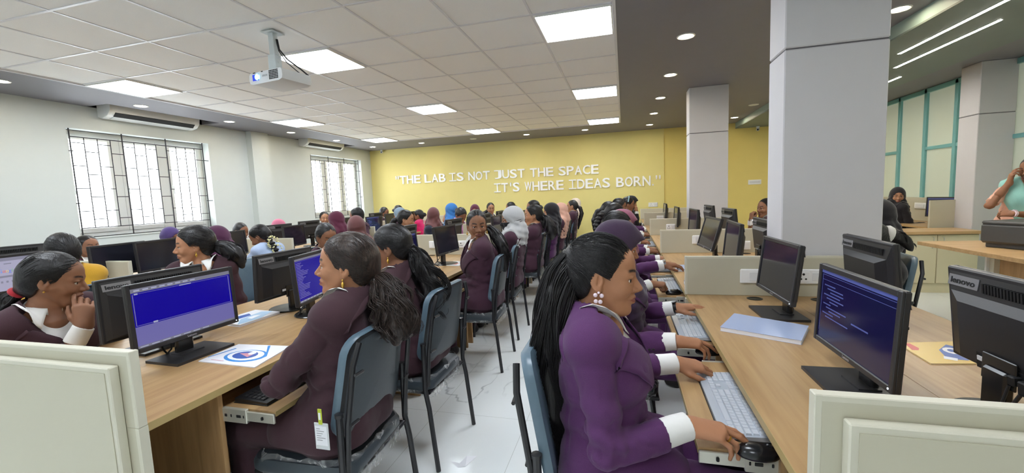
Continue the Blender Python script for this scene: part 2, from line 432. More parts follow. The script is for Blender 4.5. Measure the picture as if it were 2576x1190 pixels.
# ---------------------------------------------------------------- world + portals
wd = bpy.data.worlds.new('world'); SC.world = wd; wd.use_nodes = True
bg = wd.node_tree.nodes['Background']; bg.inputs[0].default_value = (.88, .95, 1.0, 1); bg.inputs[1].default_value = 3.6
for i, (a, b, z0, z1) in enumerate(WIN):
    L = bpy.data.lights.new('window_portal', 'AREA'); L.shape = 'RECTANGLE'; L.size = z1 - z0; L.size_y = b - a; L.cycles.is_portal = True
    o = link('window_portal', L); o.location = (X0 - T - .01, (a + b) / 2, (z0 + z1) / 2); o.rotation_euler = (0, -PI / 2, 0)
SC.view_settings.view_transform = 'Standard'; SC.view_settings.look = 'None'; SC.view_settings.gamma = 1; SC.view_settings.use_curve_mapping = False
SC.view_settings.exposure = 1.3
SC.cycles.max_bounces = 7; SC.cycles.diffuse_bounces = 4; SC.cycles.glossy_bounces = 3; SC.cycles.transparent_max_bounces = 8; SC.cycles.caustics_reflective = False; SC.cycles.caustics_refractive = False
SC.cycles.sample_clamp_indirect = 4
# ---------------------------------------------------------------- wall lettering
M_let = mat('white_raised_letter', (250, 250, 250), .35)
def word_line(words, z0, capH, label):
    root = thing('wall_lettering', label, 'sign', (0, Y1 - .025, 0), group='raised quote on the yellow wall')
    for wtxt, xa, xb in words:
        n = len(wtxt)
        adv = [(.55 if ch in "'." else (.62 if ch == '"' else 1.0)) for ch in wtxt]
        u = (xb - xa) / sum(adv); x = xa
        for ch, ad in zip(wtxt, adv):
            m = MB(); cw = u * ad * .9; st = capH * .12
            if ch in '"\'':
                ks = (.25, .72) if ch == '"' else (.5,)
                for k in ks:
                    cx = x + u * ad * k
                    m.prism([(cx - st * .42, z0 + capH * .6), (cx + st * .42, z0 + capH * .6), (cx + st * .62, z0 + capH), (cx - st * .62, z0 + capH)], -.03, 0, plane='XZ')
            elif ch == '.':
                m.box((x + .02, -.03, z0), (x + .02 + st * 1.3, 0, z0 + st * 1.2))
            elif ch == 'I':
                m.box((x, -.03, z0), (x + cw, 0, z0 + st)); m.box((x, -.03, z0 + capH - st), (x + cw, 0, z0 + capH)); m.box((x + cw / 2 - st / 2, -.03, z0 + st), (x + cw / 2 + st / 2, 0, z0 + capH - st))
            else:
                vs, fs = text_mesh(ch, 1.0, .1, .014)
                xs_ = [v[0] for v in vs]; ys_ = [v[1] for v in vs]; w0, w1 = min(xs_), max(xs_); h0, h1 = min(ys_), max(ys_)
                m.add([(x + (v[0] - w0) / (w1 - w0) * cw, -.03 if v[2] > 0 else 0.0, z0 + (v[1] - h0) / (h1 - h0) * capH) for v in vs], fs)
                if ch == 'J': m.box((x - .01, -.0312, z0 + capH - st), (x + cw, -.001, z0 + capH + .001))
            m.obj('letter', M_let, root)
            x += u * ad

word_line([('"', -5.777, -5.645), ('THE', -5.639, -5.025), ('LAB', -4.933, -4.329), ('IS', -4.251, -3.845), ('NOT', -3.736, -3.156), ('JUST', -3.051, -2.274), ('THE', -2.165, -1.581), ('SPACE', -1.476, -.533)], 1.81, .21, 'upper line of raised white letters reading THE LAB IS NOT JUST THE SPACE')
word_line([("IT'S", -3.08, -2.417), ('WHERE', -2.306, -1.347), ('IDEAS', -1.243, -.281), ('BORN', -.166, .601), ('.', .592, .659), ('"', .669, .819)], 1.482, .222, "lower line of raised white letters reading IT'S WHERE IDEAS BORN")
# ================================================================ FURNITURE
M_wood = wood('oak_laminate', (186, 152, 106), (158, 122, 80), 'Y')
M_woodx = wood('oak_laminate_across', (206, 172, 124), (172, 134, 88), 'X')
M_woodz = wood('oak_laminate_upright', (176, 140, 96), (140, 106, 68), 'Z', .5)
M_edge = mat('oak_edge_band', (176, 154, 104), .45)
M_cream = mat('cream_laminate', (192, 187, 166), .5, noise=.01, nscale=6)
M_creamf = mat('cream_edge_band', (206, 202, 184), .45)
M_white = mat('white_switch_plastic', (240, 240, 240), .3)
M_switch = mat('switch_rocker_grey', (226, 227, 229), .25)
M_black = mat('black_socket_hole', (18, 18, 20), .6)
M_steel = mat('zinc_drawer_slide', (206, 204, 192), .35, metal=.55)
M_case = mat('black_monitor_plastic', (42, 41, 43), .42, noise=.05, nscale=300, bump=.04, bscale=900)
M_case2 = mat('glossy_black_plastic', (24, 24, 26), .22)
M_vent = mat('monitor_vent', (20, 20, 22), .6)
M_logo = mat('silver_logo', (190, 190, 195), .3, metal=.5)
M_sticker = mat('clear_film_sticker', (128, 126, 128), .25)
M_off = mat('dark_glossy_screen', (34, 35, 44), .12)
M_blue = mat('screen_blue', (8, 4, 70), .25, emit=(16, 2, 150), estr=.30)
M_lav = mat('screen_lavender', (60, 60, 100), .25, emit=(128, 122, 190), estr=.22)
M_bar = mat('screen_menu_grey', (60, 60, 70), .25, emit=(150, 150, 168), estr=.2)
M_txt = mat('screen_text_white', (90, 90, 105), .25, emit=(190, 195, 225), estr=.22)
M_dkblue = mat('screen_dim_navy', (14, 15, 40), .14, emit=(28, 28, 92), estr=.09)
M_navytxt = mat('screen_dim_text', (80, 90, 150), .2, emit=(80, 88, 140), estr=.08)
M_web = mat('screen_web_white', (80, 80, 95), .25, emit=(196, 194, 222), estr=.24)
M_webgrey = mat('screen_web_grey', (70, 70, 80), .25, emit=(165, 165, 188), estr=.2)
M_g = {k: mat('screen_logo_' + k, c, .25, emit=c, estr=.2) for k, c in dict(blue=(90, 120, 200), red=(200, 95, 95), yellow=(200, 170, 90), green=(100, 160, 110)).items()}
M_key = mat('black_keycap', (40, 40, 43), .4)
M_keyf = mat('film_glare_keycap', (204, 209, 216), .18, spec=.6)  # black keys under film; the glare of the film is put into the colour
M_kcase = mat('black_keyboard_case', (26, 26, 28), .35)
M_kcasef = mat('film_glare_keyboard_case', (176, 184, 194), .2, spec=.6)  # black case under film, paled by painted-in glare
M_cable = mat('black_cable', (22, 22, 24), .5)
M_wcable = mat('white_cable', (225, 225, 222), .5)
M_tube = mat('black_powder_coat_tube', (34, 34, 37), .32, spec=.5)
M_uph = mat('slate_blue_upholstery', (60, 68, 75), .42, noise=.05, nscale=60, bump=.15, bscale=500)
M_uphf = mat('blue_grey_upholstery_front', (88, 108, 122), .35, noise=.04, nscale=60)
def film_mat():
    m, nt, b = nodes('clear_plastic_wrap')
    b.inputs['Base Color'].default_value = (.85, .87, .88, 1); b.inputs['Roughness'].default_value = .08
    tr = nt.nodes.new('ShaderNodeBsdfTransparent'); mx = nt.nodes.new('ShaderNodeMixShader')
    n = nt.nodes.new('ShaderNodeTexNoise'); n.inputs['Scale'].default_value = 22; n.inputs['Detail'].default_value = 3; n.inputs['Distortion'].default_value = 1.5
    tc = nt.nodes.new('ShaderNodeTexCoord'); nt.links.new(tc.outputs['Object'], n.inputs['Vector'])
    bp = nt.nodes.new('ShaderNodeBump'); bp.inputs['Strength'].default_value = .9; bp.inputs['Distance'].default_value = .012
    nt.links.new(n.outputs['Fac'], bp.inputs['Height']); nt.links.new(bp.outputs[0], b.inputs['Normal'])
    r = nt.nodes.new('ShaderNodeMapRange'); r.inputs['From Min'].default_value = .45; r.inputs['From Max'].default_value = .72; r.inputs['To Min'].default_value = .12; r.inputs['To Max'].default_value = .55
    nt.links.new(n.outputs['Fac'], r.inputs['Value']); nt.links.new(r.outputs[0], mx.inputs[0])
    nt.links.new(tr.outputs[0], mx.inputs[1]); nt.links.new(b.outputs[0], mx.inputs[2]); nt.links.new(mx.outputs[0], nt.nodes['Material Output'].inputs[0])
    return m
M_film_wrap = film_mat()
DT = .75   # desk top height
TRAY = .66
def slide(side_y, x_front, sgn, parent, yy):
    """telescopic drawer slide on the near edge of a tray; sgn = direction from the desk out to the sitter"""
    m = MB()
    xa = x_front; L = .24
    m.box((xa, yy - .007, TRAY - .042), (xa - sgn * L * .55, yy + .002, TRAY - .006), 0, bev=.002)
    m.box((xa - sgn * L * .48, yy - .012, TRAY - .05), (xa - sgn * L, yy + .002, TRAY + .002), 0, bev=.002)
    for t, wd_ in ((.2, .008), (.53, .006), (.62, .022), (.76, .007), (.86, .012), (.95, .01)):
        m.box((xa - sgn * (L * t - wd_ / 2), yy - .0135, TRAY - .03), (xa - sgn * (L * t + wd_ / 2), yy - .006, TRAY - .018), 1, bev=.002)
    return m.obj('drawer_slide', [M_steel, M_black], parent)
def plate(parent, x, y, z, kind, w=.115, h=.085, face=-1):
    m = MB(); yy = y + face * .012
    m.box((x - w / 2, y, z - h / 2), (x + w / 2, yy, z + h / 2), 0, bev=.006)
    f = yy + face * .003
    if kind == 'socket':
        m.box((x - w * .44, yy, z - h * .34), (x + w * .02, f, z + h * .34), 0, bev=.003)
        for (dx, dz, r) in ((-.21, .17, .0065), (-.30, -.14, .005), (-.12, -.14, .005)):
            m.lathe([(.0005, 0), (r, 0), (r, .0012), (.0005, .0012)], (x + dx * w, f + (face * .0012 if face < 0 else 0), z + dz * h), 10, 1, 'Y')
        m.box((x + w * .12, yy, z - h * .26), (x + w * .42, f, z + h * .26), 2, bev=.003)
    elif kind == 'rocker':
        m.box((x - w * .1, yy, z - h * .3), (x + w * .4, f, z + h * .3), 2, bev=.003)
    elif kind == 'switches':
        for k in range(3): m.box((x - w * .24 + k * w * .19, yy, z - h * .28), (x - w * .24 + (k + .92) * w * .19, f, z + h * .28), 2, bev=.002)
    elif kind == 'wide':
        m.box((x - w * .4, yy, z - h * .2), (x + w * .4, f, z + h * .2), 2, bev=.003)
    return m.obj('switch_plate', [M_white, M_black, M_switch], parent)
PITCH = 1.766
def bench(name, label, xa, xb, y0, bays, loc, seatsL, seatsR, plates, pulled):
    """double-sided workbench between xa and xb (origin at loc); seats are the y centres of the trays on each side"""
    t = thing(name, label, 'desk', loc, 0, 'double-sided computer benches')
    ox, oy = loc[0], loc[1]
    xa -= ox; xb -= ox; mid = (xa + xb) / 2; ye = y0 + bays * PITCH - oy; ys_ = y0 - oy
    for a, b, nm in ((xa, mid - .0008, 'worktop'), (mid + .0008, xb, 'worktop')):
        m = MB(); m.box((a, ys_, DT - .024), (b, ye, DT), 0)
        ex = a if a == xa else b; sg = -1 if a == xa else 1
        m.box((ex, ys_, DT - .025), (ex + sg * .0015, ye, DT), 1)
        m.obj(nm, [M_wood, M_edge], t)
    # partitions across the bench, one at each end and between the bays
    for i in range(bays + 1):
        y = ys_ + i * PITCH; e = i == 0
        a, b = xa - .008, xb + .008
        m = MB(); m.box((a, y - .018, DT), (b, y + .006, .979), 0, bev=.002)
        m.box((a, y - .0185, .966), (b, y + .0065, .980), 1, bev=.002)
        m.box((a - .002, y - .0191, DT), (a + .012, y + .0071, .9808), 1, bev=.002); m.box((b - .012, y - .0191, DT), (b + .002, y + .0071, .9808), 1, bev=.002)
        if not e: m.box((a + .0, y - .018, .05), (b, y + .006, DT - .025), 0)
        m.obj('partition', [M_cream, M_creamf], t)
        if e:
            m = MB(); m.box((a + .0005, y - .0178, 0), (b - .0005, y + .0058, DT), 0, bev=.002); m.box((a - .002, y - .0188, 0), (a + .012, y + .0068, DT - .0005), 1); m.box((b - .012, y - .0188, 0), (b + .002, y + .0068, DT - .0005), 1)
            m.box((a + .045, y - .045, 0), (b - .045, y - .018, .94), 1, bev=.003); m.box((a + .06, y - .047, 0), (b - .06, y - .04, .925), 0)
            m.obj('end_panel', [M_cream, M_creamf], t)
    # modesty board and uprights
    m = MB(); m.box((mid - .009, ys_, .08), (mid + .009, ye, DT - .026)); m.obj('modesty_board', M_woodz, t)
    for side, seats in (('L', seatsL), ('R', seatsR)):
        sg = -1 if side == 'L' else 1
        xe = xa if side == 'L' else xb
        ups = sorted({round(s + d, 3) for s in seats for d in (-.335, .335)})
        fused = []
        for u in ups:
            if fused and u - fused[-1] < .12: continue
            fused.append(u)
        for u in fused:
            u -= oy
            MB().box((xe - sg * .03, u - .009, 0), (xe - sg * .46, u + .009, DT - .026)).obj('upright', M_woodz, t)
        for k, s_ in enumerate(seats):
            pl = pulled.get((side, k), .14); sy = s_ - oy
            xo = xe + sg * pl; m = MB(); m.box((xo, sy - .315, TRAY - .018), (xo - sg * .38, sy + .315, TRAY), 0)
            m.box((xo, sy - .315, TRAY - .018), (xo + sg * .0015, sy + .315, TRAY), 1)
            tr = m.obj('keyboard_tray', [M_wood, M_edge], t)
            slide(side, xo, sg, tr, sy - .318)
            slide(side, xo, sg, tr, sy + .328)
    for (x, i, z, kd, w_) in plates:
        plate(t, x - ox, ys_ + i * PITCH - .018, z, kd, w_)
        if kd in ('socket', 'rocker'):
            gx = x - ox
            g_ = MB().lathe([(.002, DT), (.04, DT), (.04, DT + .002), (.034, DT + .003), (.03, DT + .0005), (.002, DT + .0005)], (gx + (.03 if kd == 'socket' else 0), ys_ + i * PITCH - .09, 0), 24)
            g_.obj('cable_grommet', M_case2, t, True)
    return t
R1Y, L1Y = .905, .86
SR_L = [R1Y + .13 + .335 + i * PITCH + d for i in range(5) for d in (0, .8)]
bench('workbench', 'oak double computer bench right of the aisle with cream partitions', .355, 1.385, R1Y, 5, (.87, R1Y, 0), [1.52, 2.32, 3.12 + .16, 4.05, 5.05, 5.8, 6.8, 7.6, 8.5], [1.8, 3.2, 4.0, 5.0, 5.8, 6.8, 7.6],
      [(.70, 1, .865, 'rocker', .12), (.985, 1, .865, 'socket', .13), (.70, 2, .88, 'switches', .12), (1.10, 2, .82, 'rocker', .11), (.62, 3, .86, 'socket', .12), (1.1, 3, .86, 'wide', .12), (.62, 4, .88, 'wide', .12)], {('L', 0): .165, ('L', 1): .13})
bench('workbench', 'oak double computer bench left of the aisle where the nearest rows sit back to back', -2.43, -1.385, L1Y, 5, (-1.9, L1Y, 0), [1.45, 2.25, 3.2, 4.0, 5.0, 5.8, 6.7, 7.5, 8.4], [1.46, 2.25, 3.2, 4.0, 5.0, 5.8, 6.7, 7.6, 8.45],
      [(-1.74, 2, .865, 'socket', .125), (-1.74, 3, .865, 'socket', .125), (-2.1, 2, .865, 'rocker', .12), (-1.74, 1, .865, 'socket', .125), (-1.74, 4, .865, 'wide', .12)], {('R', 0): .19})
bench('workbench', 'oak double computer bench along the barred windows', -4.97, -3.94, .74, 5, (-4.45, .74, 0), [1.3, 2.1, 3.05, 3.85, 4.85, 5.6, 6.6, 7.4, 8.3], [1.3, 2.1, 3.1, 3.85, 4.85, 5.6, 6.6, 7.5, 8.3],
      [(-4.25, 1, .855, 'socket', .13), (-4.25, 2, .865, 'wide', .12)], {})
# ---------------------------------------------------------------- monitors (screen faces local +X, origin on the desk under the neck)
MW, MH = .443, .272
def screen_mesh(kind):
    """front picture: faces laid out in y (viewer's right = +y) and z"""
    m = MB(); mats = []; w, h = .205, .1175; x = .0
    def R(y0, y1, z0, z1, mt, dx=0.0):
        if mt not in mats: mats.append(mt)
        m.quad([(x + dx, -w + 2 * w * y0, -h + 2 * h * z0), (x + dx, -w + 2 * w * y1, -h + 2 * h * z0), (x + dx, -w + 2 * w * y1, -h + 2 * h * z1), (x + dx, -w + 2 * w * y0, -h + 2 * h * z1)], mats.index(mt))
    rg = random.Random(hash(kind) % 1000 if kind not in ('ide', 'code', 'dim') else len(kind))
    if kind == 'ide':
        R(0, 1, .93, 1, M_bar); R(0, 1, .36, .93, M_blue); R(0, 1, .04, .36, M_lav); R(0, 1, 0, .04, M_bar)
        R(.012, .02, .38, .9, M_lav, .0004); R(.012, .985, .905, .912, M_lav, .0004); R(.012, .985, .375, .384, M_lav, .0004); R(.975, .985, .38, .9, M_lav, .0004)
        R(.44, .56, .9, .918, M_txt, .0006); R(.03, .06, .895, .92, M_txt, .0006); R(.16, .2, .365, .395, M_txt, .0006)
        for k in range(8): R(.03 + k * .075, .03 + k * .075 + .05, .952, .976, M_txt, .0004)
        for k in range(7): R(.02 + k * .1, .02 + k * .1 + .07, .012, .028, M_txt, .0004)
    elif kind == 'code':
        R(0, 1, .95, 1, M_bar); R(0, 1, .04, .95, M_blue); R(0, 1, 0, .04, M_bar)
        for k in range(24):
            z = .9 - k * .034; R(.03, .03 + rg.uniform(.08, .3), z - .016, z, M_lav, .0004)
        R(.012, .018, .05, .92, M_lav, .0004); R(.012, .98, .93, .935, M_lav, .0004)
        for k in range(9): R(.03 + k * .08, .03 + k * .08 + .05, .012, .03, M_txt, .0004)
    elif kind == 'dim':
        R(0, 1, 0, 1, M_dkblue); R(.02, .985, .93, .937, M_navytxt, .0004); R(.02, .026, .1, .93, M_navytxt, .0004); R(.02, .985, .86, .866, M_navytxt, .0004)
        for k in range(11):
            z = .8 - k * .045; a = .06 + .05 * (k % 3)
            R(a, a + rg.uniform(.12, .35), z - .016, z, M_navytxt, .0004)
        R(.5, .72, .42, .44, M_navytxt, .0004); R(0, 1, .955, 1, M_navytxt, .0003)
    elif kind == 'web':
        R(0, 1, 0, 1, M_web); R(0, 1, .9, 1, M_webgrey, .0004); R(.45, .55, .8, .83, M_webgrey, .0004)
        for ch, yy, mt in zip('Google', (.36, .42, .46, .5, .54, .57), (M_g['blue'], M_g['red'], M_g['yellow'], M_g['blue'], M_g['green'], M_g['red'])):
            if mt not in mats: mats.append(mt)
            vs, fs = text_mesh(ch, .034)
            m.add([(.0006, -w + 2 * w * yy + v[0], .012 + v[1]) for v in vs], fs, mats.index(mt))
        for k in range(4): R(.38 + k * .07, .41 + k * .07, .24, .3, M_webgrey, .0004)
        R(.3, .7, .4, .46, M_webgrey, .0003)
    else:
        R(0, 1, 0, 1, M_off)
    return m.mesh('screen', mats)
SCR = {k: screen_mesh(k) for k in ('ide', 'code', 'dim', 'web', 'off')}
def monitor_parts():
    P_ = {}
    w, h = MW / 2, MH / 2
    c = MB()
    # front bezel ring + shell + bulged back
    c.box((-.018, -w, -h), (.0, w, h), 0, bev=.004)
    for q in ((-w, -.205, -h, h), (.205, w, -h, h), (-.205, .205, .1175, h), (-.205, .205, -h, -.1175)):
        c.box((-.004, q[0], q[2]), (.006, q[1], q[3]), 0, bev=.0025)
    a = [(-.018, -w + .012, -h + .012), (-.018, w - .012, -h + .012), (-.018, w - .012, h - .012), (-.018, -w + .012, h - .012)]
    b = [(-.03, -w + .03, -h + .02), (-.03, w - .03, -h + .02), (-.03, w - .03, h - .065), (-.03, -w + .03, h - .065)]
    d = [(-.05, -.14, -h + .03), (-.05, .14, -h + .03), (-.05, .14, .05), (-.05, -.14, .05)]
    n = 4
    vs = a + b + d; fs = []
    for i in range(4):
        j = (i + 1) % 4
        fs.append((j, i, 4 + i, 4 + j)); fs.append((4 + j, 4 + i, 8 + i, 8 + j))
    fs.append((8, 11, 10, 9)); c.add(vs, fs)
    P_['casing'] = c.mesh('casing', M_case)
    v = MB()
    for k in range(26): v.box((-.0305, -.16 + k * .0095, h - .052), (-.0215, -.1545 + k * .0095, h - .026), 0)
    P_['back_vent'] = v.mesh('back_vent', M_vent)
    lg = MB(); vs, fs = text_mesh('lenovo', .03, .0008, .0006)
    xs_ = [p[0] for p in vs]; wtx = max(xs_) - min(xs_)
    lg.box((-.0205, .1, h - .05), (-.0192, .205, h - .02), 1)
    lg.add([(-.0215 - (.0006 if p[2] > 0 else 0), .196 - p[0] / wtx * .085, h - .042 + p[1] * .75) for p in vs], [f[::1] for f in fs], 0)
    lg.v = [(v[0] + .0195 - .018 - .012 * min(max((h - .012 - v[2]) / .053, 0), 1) - .0012, v[1], v[2]) for v in lg.v]
    P_['badge'] = lg.mesh('badge', [M_vent, M_sticker])
    fl = MB(); vs, fs = text_mesh('Lenovo', .013, .0004, .0002)
    fl.add([(.0064 + p[2], -.022 + p[0], -h + .0055 + p[1]) for p in vs], fs)
    P_['logo'] = fl.mesh('logo', M_logo)
    bt = MB()
    bt.lathe([(.0005, .0), (.0028, .0), (.0028, .0014), (.0005, .0014)], (.006, w - .014, -h + .011), 10, 0, 'X')
    P_['power_light'] = bt.mesh('power_light', mat('power_led_white', (230, 235, 240), .3, emit=(230, 240, 255), estr=.6))
    nk = MB(); nk.box((-.062, -.036, -.13), (-.038, .036, .02), 0, bev=.006); nk.box((-.052, -.05, -.02), (-.046, .05, .05), 0, bev=.002)
    P_['neck'] = nk.mesh('neck', M_case2)
    b1 = MB(); b1.prism([(-.1, -.125), (.085, -.125), (.085, .125), (-.1, .125)], 0, .011); b1.prism([(-.06, -.05), (.0, -.05), (.0, .05), (-.06, .05)], .011, .016)
    P_['base_rect'] = b1.mesh('base', M_case)
    b2 = MB().lathe([(.001, 0), (.112, 0), (.116, .004), (.112, .008), (.05, .013), (.001, .013)], (-.02, 0, 0), 40)
    P_['base_round'] = b2.mesh('base', M_case2, True)
    bk = MB()
    bk.box((-.0515, -.12, -h + .018), (-.0485, .08, -h + .06), 0)
    bk.box((-.052, -.12, -h + .035), (-.04, -.03, -h + .055), 0, bev=.002)
    bk.box((-.075, -.1, -h + .01), (-.05, -.07, -h + .045), 0, bev=.003); bk.box((-.054, .045, -h + .04), (-.0495, .075, -h + .052), 1); bk.box((-.07, -.055, -h + .02), (-.05, -.035, -h + .045), 0, bev=.003)
    P_['port_block'] = bk.mesh('port_block', [M_vent, M_white])
    cb = MB(); cb.tube([(-.066, -.085, -h + .015), (-.075, -.07, -h - .03), (-.09, -.04, -h - .07), (-.075, .0, -h - .085), (-.085, .06, -h - .095)], .0042, 8)
    cb.tube([(-.06, -.045, -h + .02), (-.07, -.04, -h - .04), (-.1, -.07, -h - .085), (-.13, -.12, -h - .1)], .0035, 8)
    P_['cable'] = cb.mesh('cable', M_cable, True)
    return P_
MP = monitor_parts()
def monitor(x, y, yaw, scr, base, label, group, tilt=.1, zc=1.0, z=DT, cable=True, cat='monitor'):
    t = thing('monitor', label, cat, (x, y, z), yaw, group)
    h = zc - z
    Mt = Matrix.Translation((0, 0, h)) @ Matrix.Rotation(-tilt, 4, 'Y')
    def pt(nm, me, M):
        o = link(nm, me, t); o.matrix_local = M; return o
    cs = pt('casing', MP['casing'], Mt)
    s = pt('screen', SCR[scr], Mt @ Matrix.Translation((.0012, 0, 0)))
    for k in ('back_vent', 'badge', 'logo', 'power_light', 'port_block'): pt(k, MP[k], Mt)
    o = pt('neck', MP['neck'], Matrix.Translation((0, 0, h - .118)) @ Matrix.Scale(1, 4)); 
    pt('base', MP['base_' + base], Matrix.Identity(4))
    if cable: pt('cable', MP['cable'], Matrix.Translation((0, 0, h - .006)))
    return t
# ---------------------------------------------------------------- keyboards (length along local y, front edge at +x) 
def key_layout():
    ks = []; rows = [(0, [1] * 13), (1, [1] * 13 + [2]), (2, [1.5] + [1] * 12 + [1.5]), (3, [1.75] + [1] * 11 + [2.25]), (4, [2.25] + [1] * 10 + [2.75]), (5, [1.25, 1.25, 1.25, 6.25, 1.25, 1.25, 1.25, 1.25])]
    u = .0187
    for r, ws in rows:
        q = 0.0
        for w_ in ws: ks.append((r, q * u, (q + w_) * u)); q += w_
        for k in range(3):
            if r in (0, 1, 2) or (r == 5) or (r == 4 and k == 1): ks.append((r, (15.4 + k) * u, (16.4 + k) * u))
        for k in range(4):
            if r > 0: ks.append((r, (18.8 + k) * u, (19.8 + k) * u))
    return ks, u
KEYS, KU = key_layout()
def key_mesh(w, mt):
    m = MB(); a = .0007; b = .0022; d = KU
    vs = [(-d / 2 + a, -w / 2 + a, 0), (d / 2 - a, -w / 2 + a, 0), (d / 2 - a, w / 2 - a, 0), (-d / 2 + a, w / 2 - a, 0), (-d / 2 + b, -w / 2 + b, .0065), (d / 2 - b, -w / 2 + b, .0065), (d / 2 - b, w / 2 - b, .0065), (-d / 2 + b, w / 2 - b, .0065)]
    m.add(vs, [(4, 5, 6, 7), (0, 1, 5, 4), (1, 2, 6, 5), (2, 3, 7, 6), (3, 0, 4, 7)])
    return m.mesh('key', mt)
KM = {}
def keyboard(x, y, z, yaw, film, full, label, group):
    t = thing('keyboard', label, 'keyboard', (x, y, z), yaw, group)
    km = M_keyf if film else M_key; cm = M_kcasef if film else M_kcase
    L = 22.9 * KU / 2; D = .068
    m = MB(); m.prism([(-D, .004), (D + .008, .002), (D + .008, .011), (-D, .02)], -L - .008, L + .008, 0, 'XZ')
    m.box((-D - .006, -L - .01, 0), (D + .012, L + .01, .005), 1, bev=.002)
    m.obj('case', [cm, M_kcase], t)
    allm = MB()
    for (r, a, b) in KEYS:
        kx = -.052 + r * KU * 1.02; ky = -(L - a + 0) + (b - a) / 2 if False else -L + (a + b) / 2
        kz = .02 - (kx + D) / (2 * D) * .009
        ky = -ky  # left-hand end of the rows lies at +y for the sitter facing -x
        w_ = round(b - a, 4)
        if full:
            k = (w_, film)
            if k not in KM: KM[k] = key_mesh(w_, km)
            o = link('key', KM[k], t); o.location = (kx, ky, kz - .001)
        else:
            d = KU; e = .0016
            allm.box((kx - d / 2 + e, ky - w_ / 2 + e, kz - .001), (kx + d / 2 - e, ky + w_ / 2 - e, kz + .005))
    if not full: allm.obj('keycaps', km, t)
    return t
def mouse(x, y, z, yaw, label, col=M_case2):
    t = thing('mouse', label, 'mouse', (x, y, z), yaw, 'computer mice')
    m = MB(); n = 16; prof = [(.0, .0), (.028, .0), (.031, .006), (.030, .016), (.024, .027), (.014, .033), (.001, .0345)]
    m.lathe([(max(r, .0005), q) for r, q in prof], (0, 0, 0), 24, 0, 'Z', 1.75, 1.0)
    m.obj('shell', col, t, 'all')
    w_ = MB().lathe([(.001, -.003), (.008, -.003), (.008, .003), (.001, .003)], (.026, 0, .0285), 14, 0, 'Y'); w_.obj('scroll_wheel', M_case, t, True)
    c = MB(); c.tube([(.052, 0, .01), (.075, .004, .004), (.12, .03, .003), (.16, .02, .003)], .002, 6); c.obj('cable', M_cable, t, True)
    return t
# ---------------------------------------------------------------- chairs (sitter faces local -X; origin on the floor under the seat centre)
def chair_parts():
    P_ = {}
    def roundrect(w, h, r, z0, n=6, top=True):
        pts = []
        for (cx, cz, a0) in ((w - r, h - r, 0), (-w + r, h - r, 90), (-w + r * .8, -h + r * .8, 180), (w - r * .8, -h + r * .8, 270)):
            for k in range(n + 1):
                an = math.radians(a0 + 90 * k / n); pts.append((cx + r * math.cos(an), cz + r * math.sin(an)))
        return pts
    # backrest: a shallow curved pad, rounded corners
    out = roundrect(.205, .185, .075, 0)
    def layer(off, x): return [(x + (abs(y) / .2) ** 2 * -.028 + off * 0, y, z) for y, z in out]
    m = MB(); n = len(out)
    def ring(sc, x): return [(x - (abs(y * sc) / .2) ** 2 * .03, y * sc, z * sc) for y, z in out]
    L0 = ring(.0, .0); rings = [ring(.55, -.036), ring(.9, -.034), ring(.985, -.024), ring(1.0, -.012), ring(1.0, .0), ring(.985, .006)]
    vs = [(-.037, 0, 0)]; fs = []
    for rr in rings: vs += rr
    for k in range(n): fs.append((0, 1 + (k + 1) % n, 1 + k))
    for i in range(len(rings) - 1):
        for k in range(n):
            fs.append((1 + i * n + k, 1 + i * n + (k + 1) % n, 1 + (i + 1) * n + (k + 1) % n, 1 + (i + 1) * n + k))
    o0 = 1 + (len(rings) - 1) * n
    inner = ring(.905, .006); in2 = ring(.5, .007)
    vs += inner; i0 = len(vs) - n; vs += in2; i1 = len(vs) - n; vs.append((.005, 0, 0)); ic = len(vs) - 1
    mi = [0] * len(fs)
    for k in range(n):
        fs.append((o0 + k, o0 + (k + 1) % n, i0 + (k + 1) % n, i0 + k)); mi.append(1)
    for k in range(n):
        fs.append((i0 + k, i0 + (k + 1) % n, i1 + (k + 1) % n, i1 + k)); mi.append(2)
        fs.append((i1 + k, i1 + (k + 1) % n, ic)); mi.append(2)
    m.v = vs; m.f = fs; m.m = mi
    P_['backrest'] = m.mesh('backrest', [M_uphf, M_tube, M_uph], True)
    # seat pad
    s = MB(); so = roundrect(.205, .205, .06, 0)
    rs = [(.96, 0), (1.0, .012), (1.0, .035), (.96, .05), (.7, .056)]
    vs = []; fs = []
    for sc, z in rs: vs += [(y * sc, x * sc, z) for x, z_ in [(0, 0)] for y, x in so]
    nn = len(so)
    for i in range(len(rs) - 1):
        for k in range(nn): fs.append((i * nn + k, i * nn + (k + 1) % nn, (i + 1) * nn + (k + 1) % nn, (i + 1) * nn + k))
    fs.append(tuple(range(nn))[::-1]); fs.append(tuple((len(rs) - 1) * nn + k for k in range(nn)))
    s.add(vs, fs); P_['seat'] = s.mesh('seat', M_uph, True)
    # crinkled clear plastic left on the seat
    rg = random.Random(3); p = MB(); vs = []; fs = []; nn2 = 40
    for i, (sc, z) in enumerate(((.97, .062), (1.03, .05), (1.05, .025), (1.06, -.015))):
        for k in range(nn2):
            an = 2 * PI * k / nn2; ca, sa = math.cos(an), math.sin(an); e = 1 / max(abs(ca), abs(sa)); e = min(e, 1.26)
            vs.append((.2 * sc * ca * e + rg.uniform(-.006, .006), .2 * sc * sa * e + rg.uniform(-.006, .006), z + rg.uniform(-.007, .007) - (.03 if ca > .7 and i == 3 else 0)))
    for i in range(3):
        for k in range(nn2): fs.append((i * nn2 + k, i * nn2 + (k + 1) % nn2, (i + 1) * nn2 + (k + 1) % nn2, (i + 1) * nn2 + k))
    p.add(vs, fs); P_['plastic_wrap'] = p.mesh('plastic_wrap', M_film_wrap)
    return P_
CP = chair_parts()
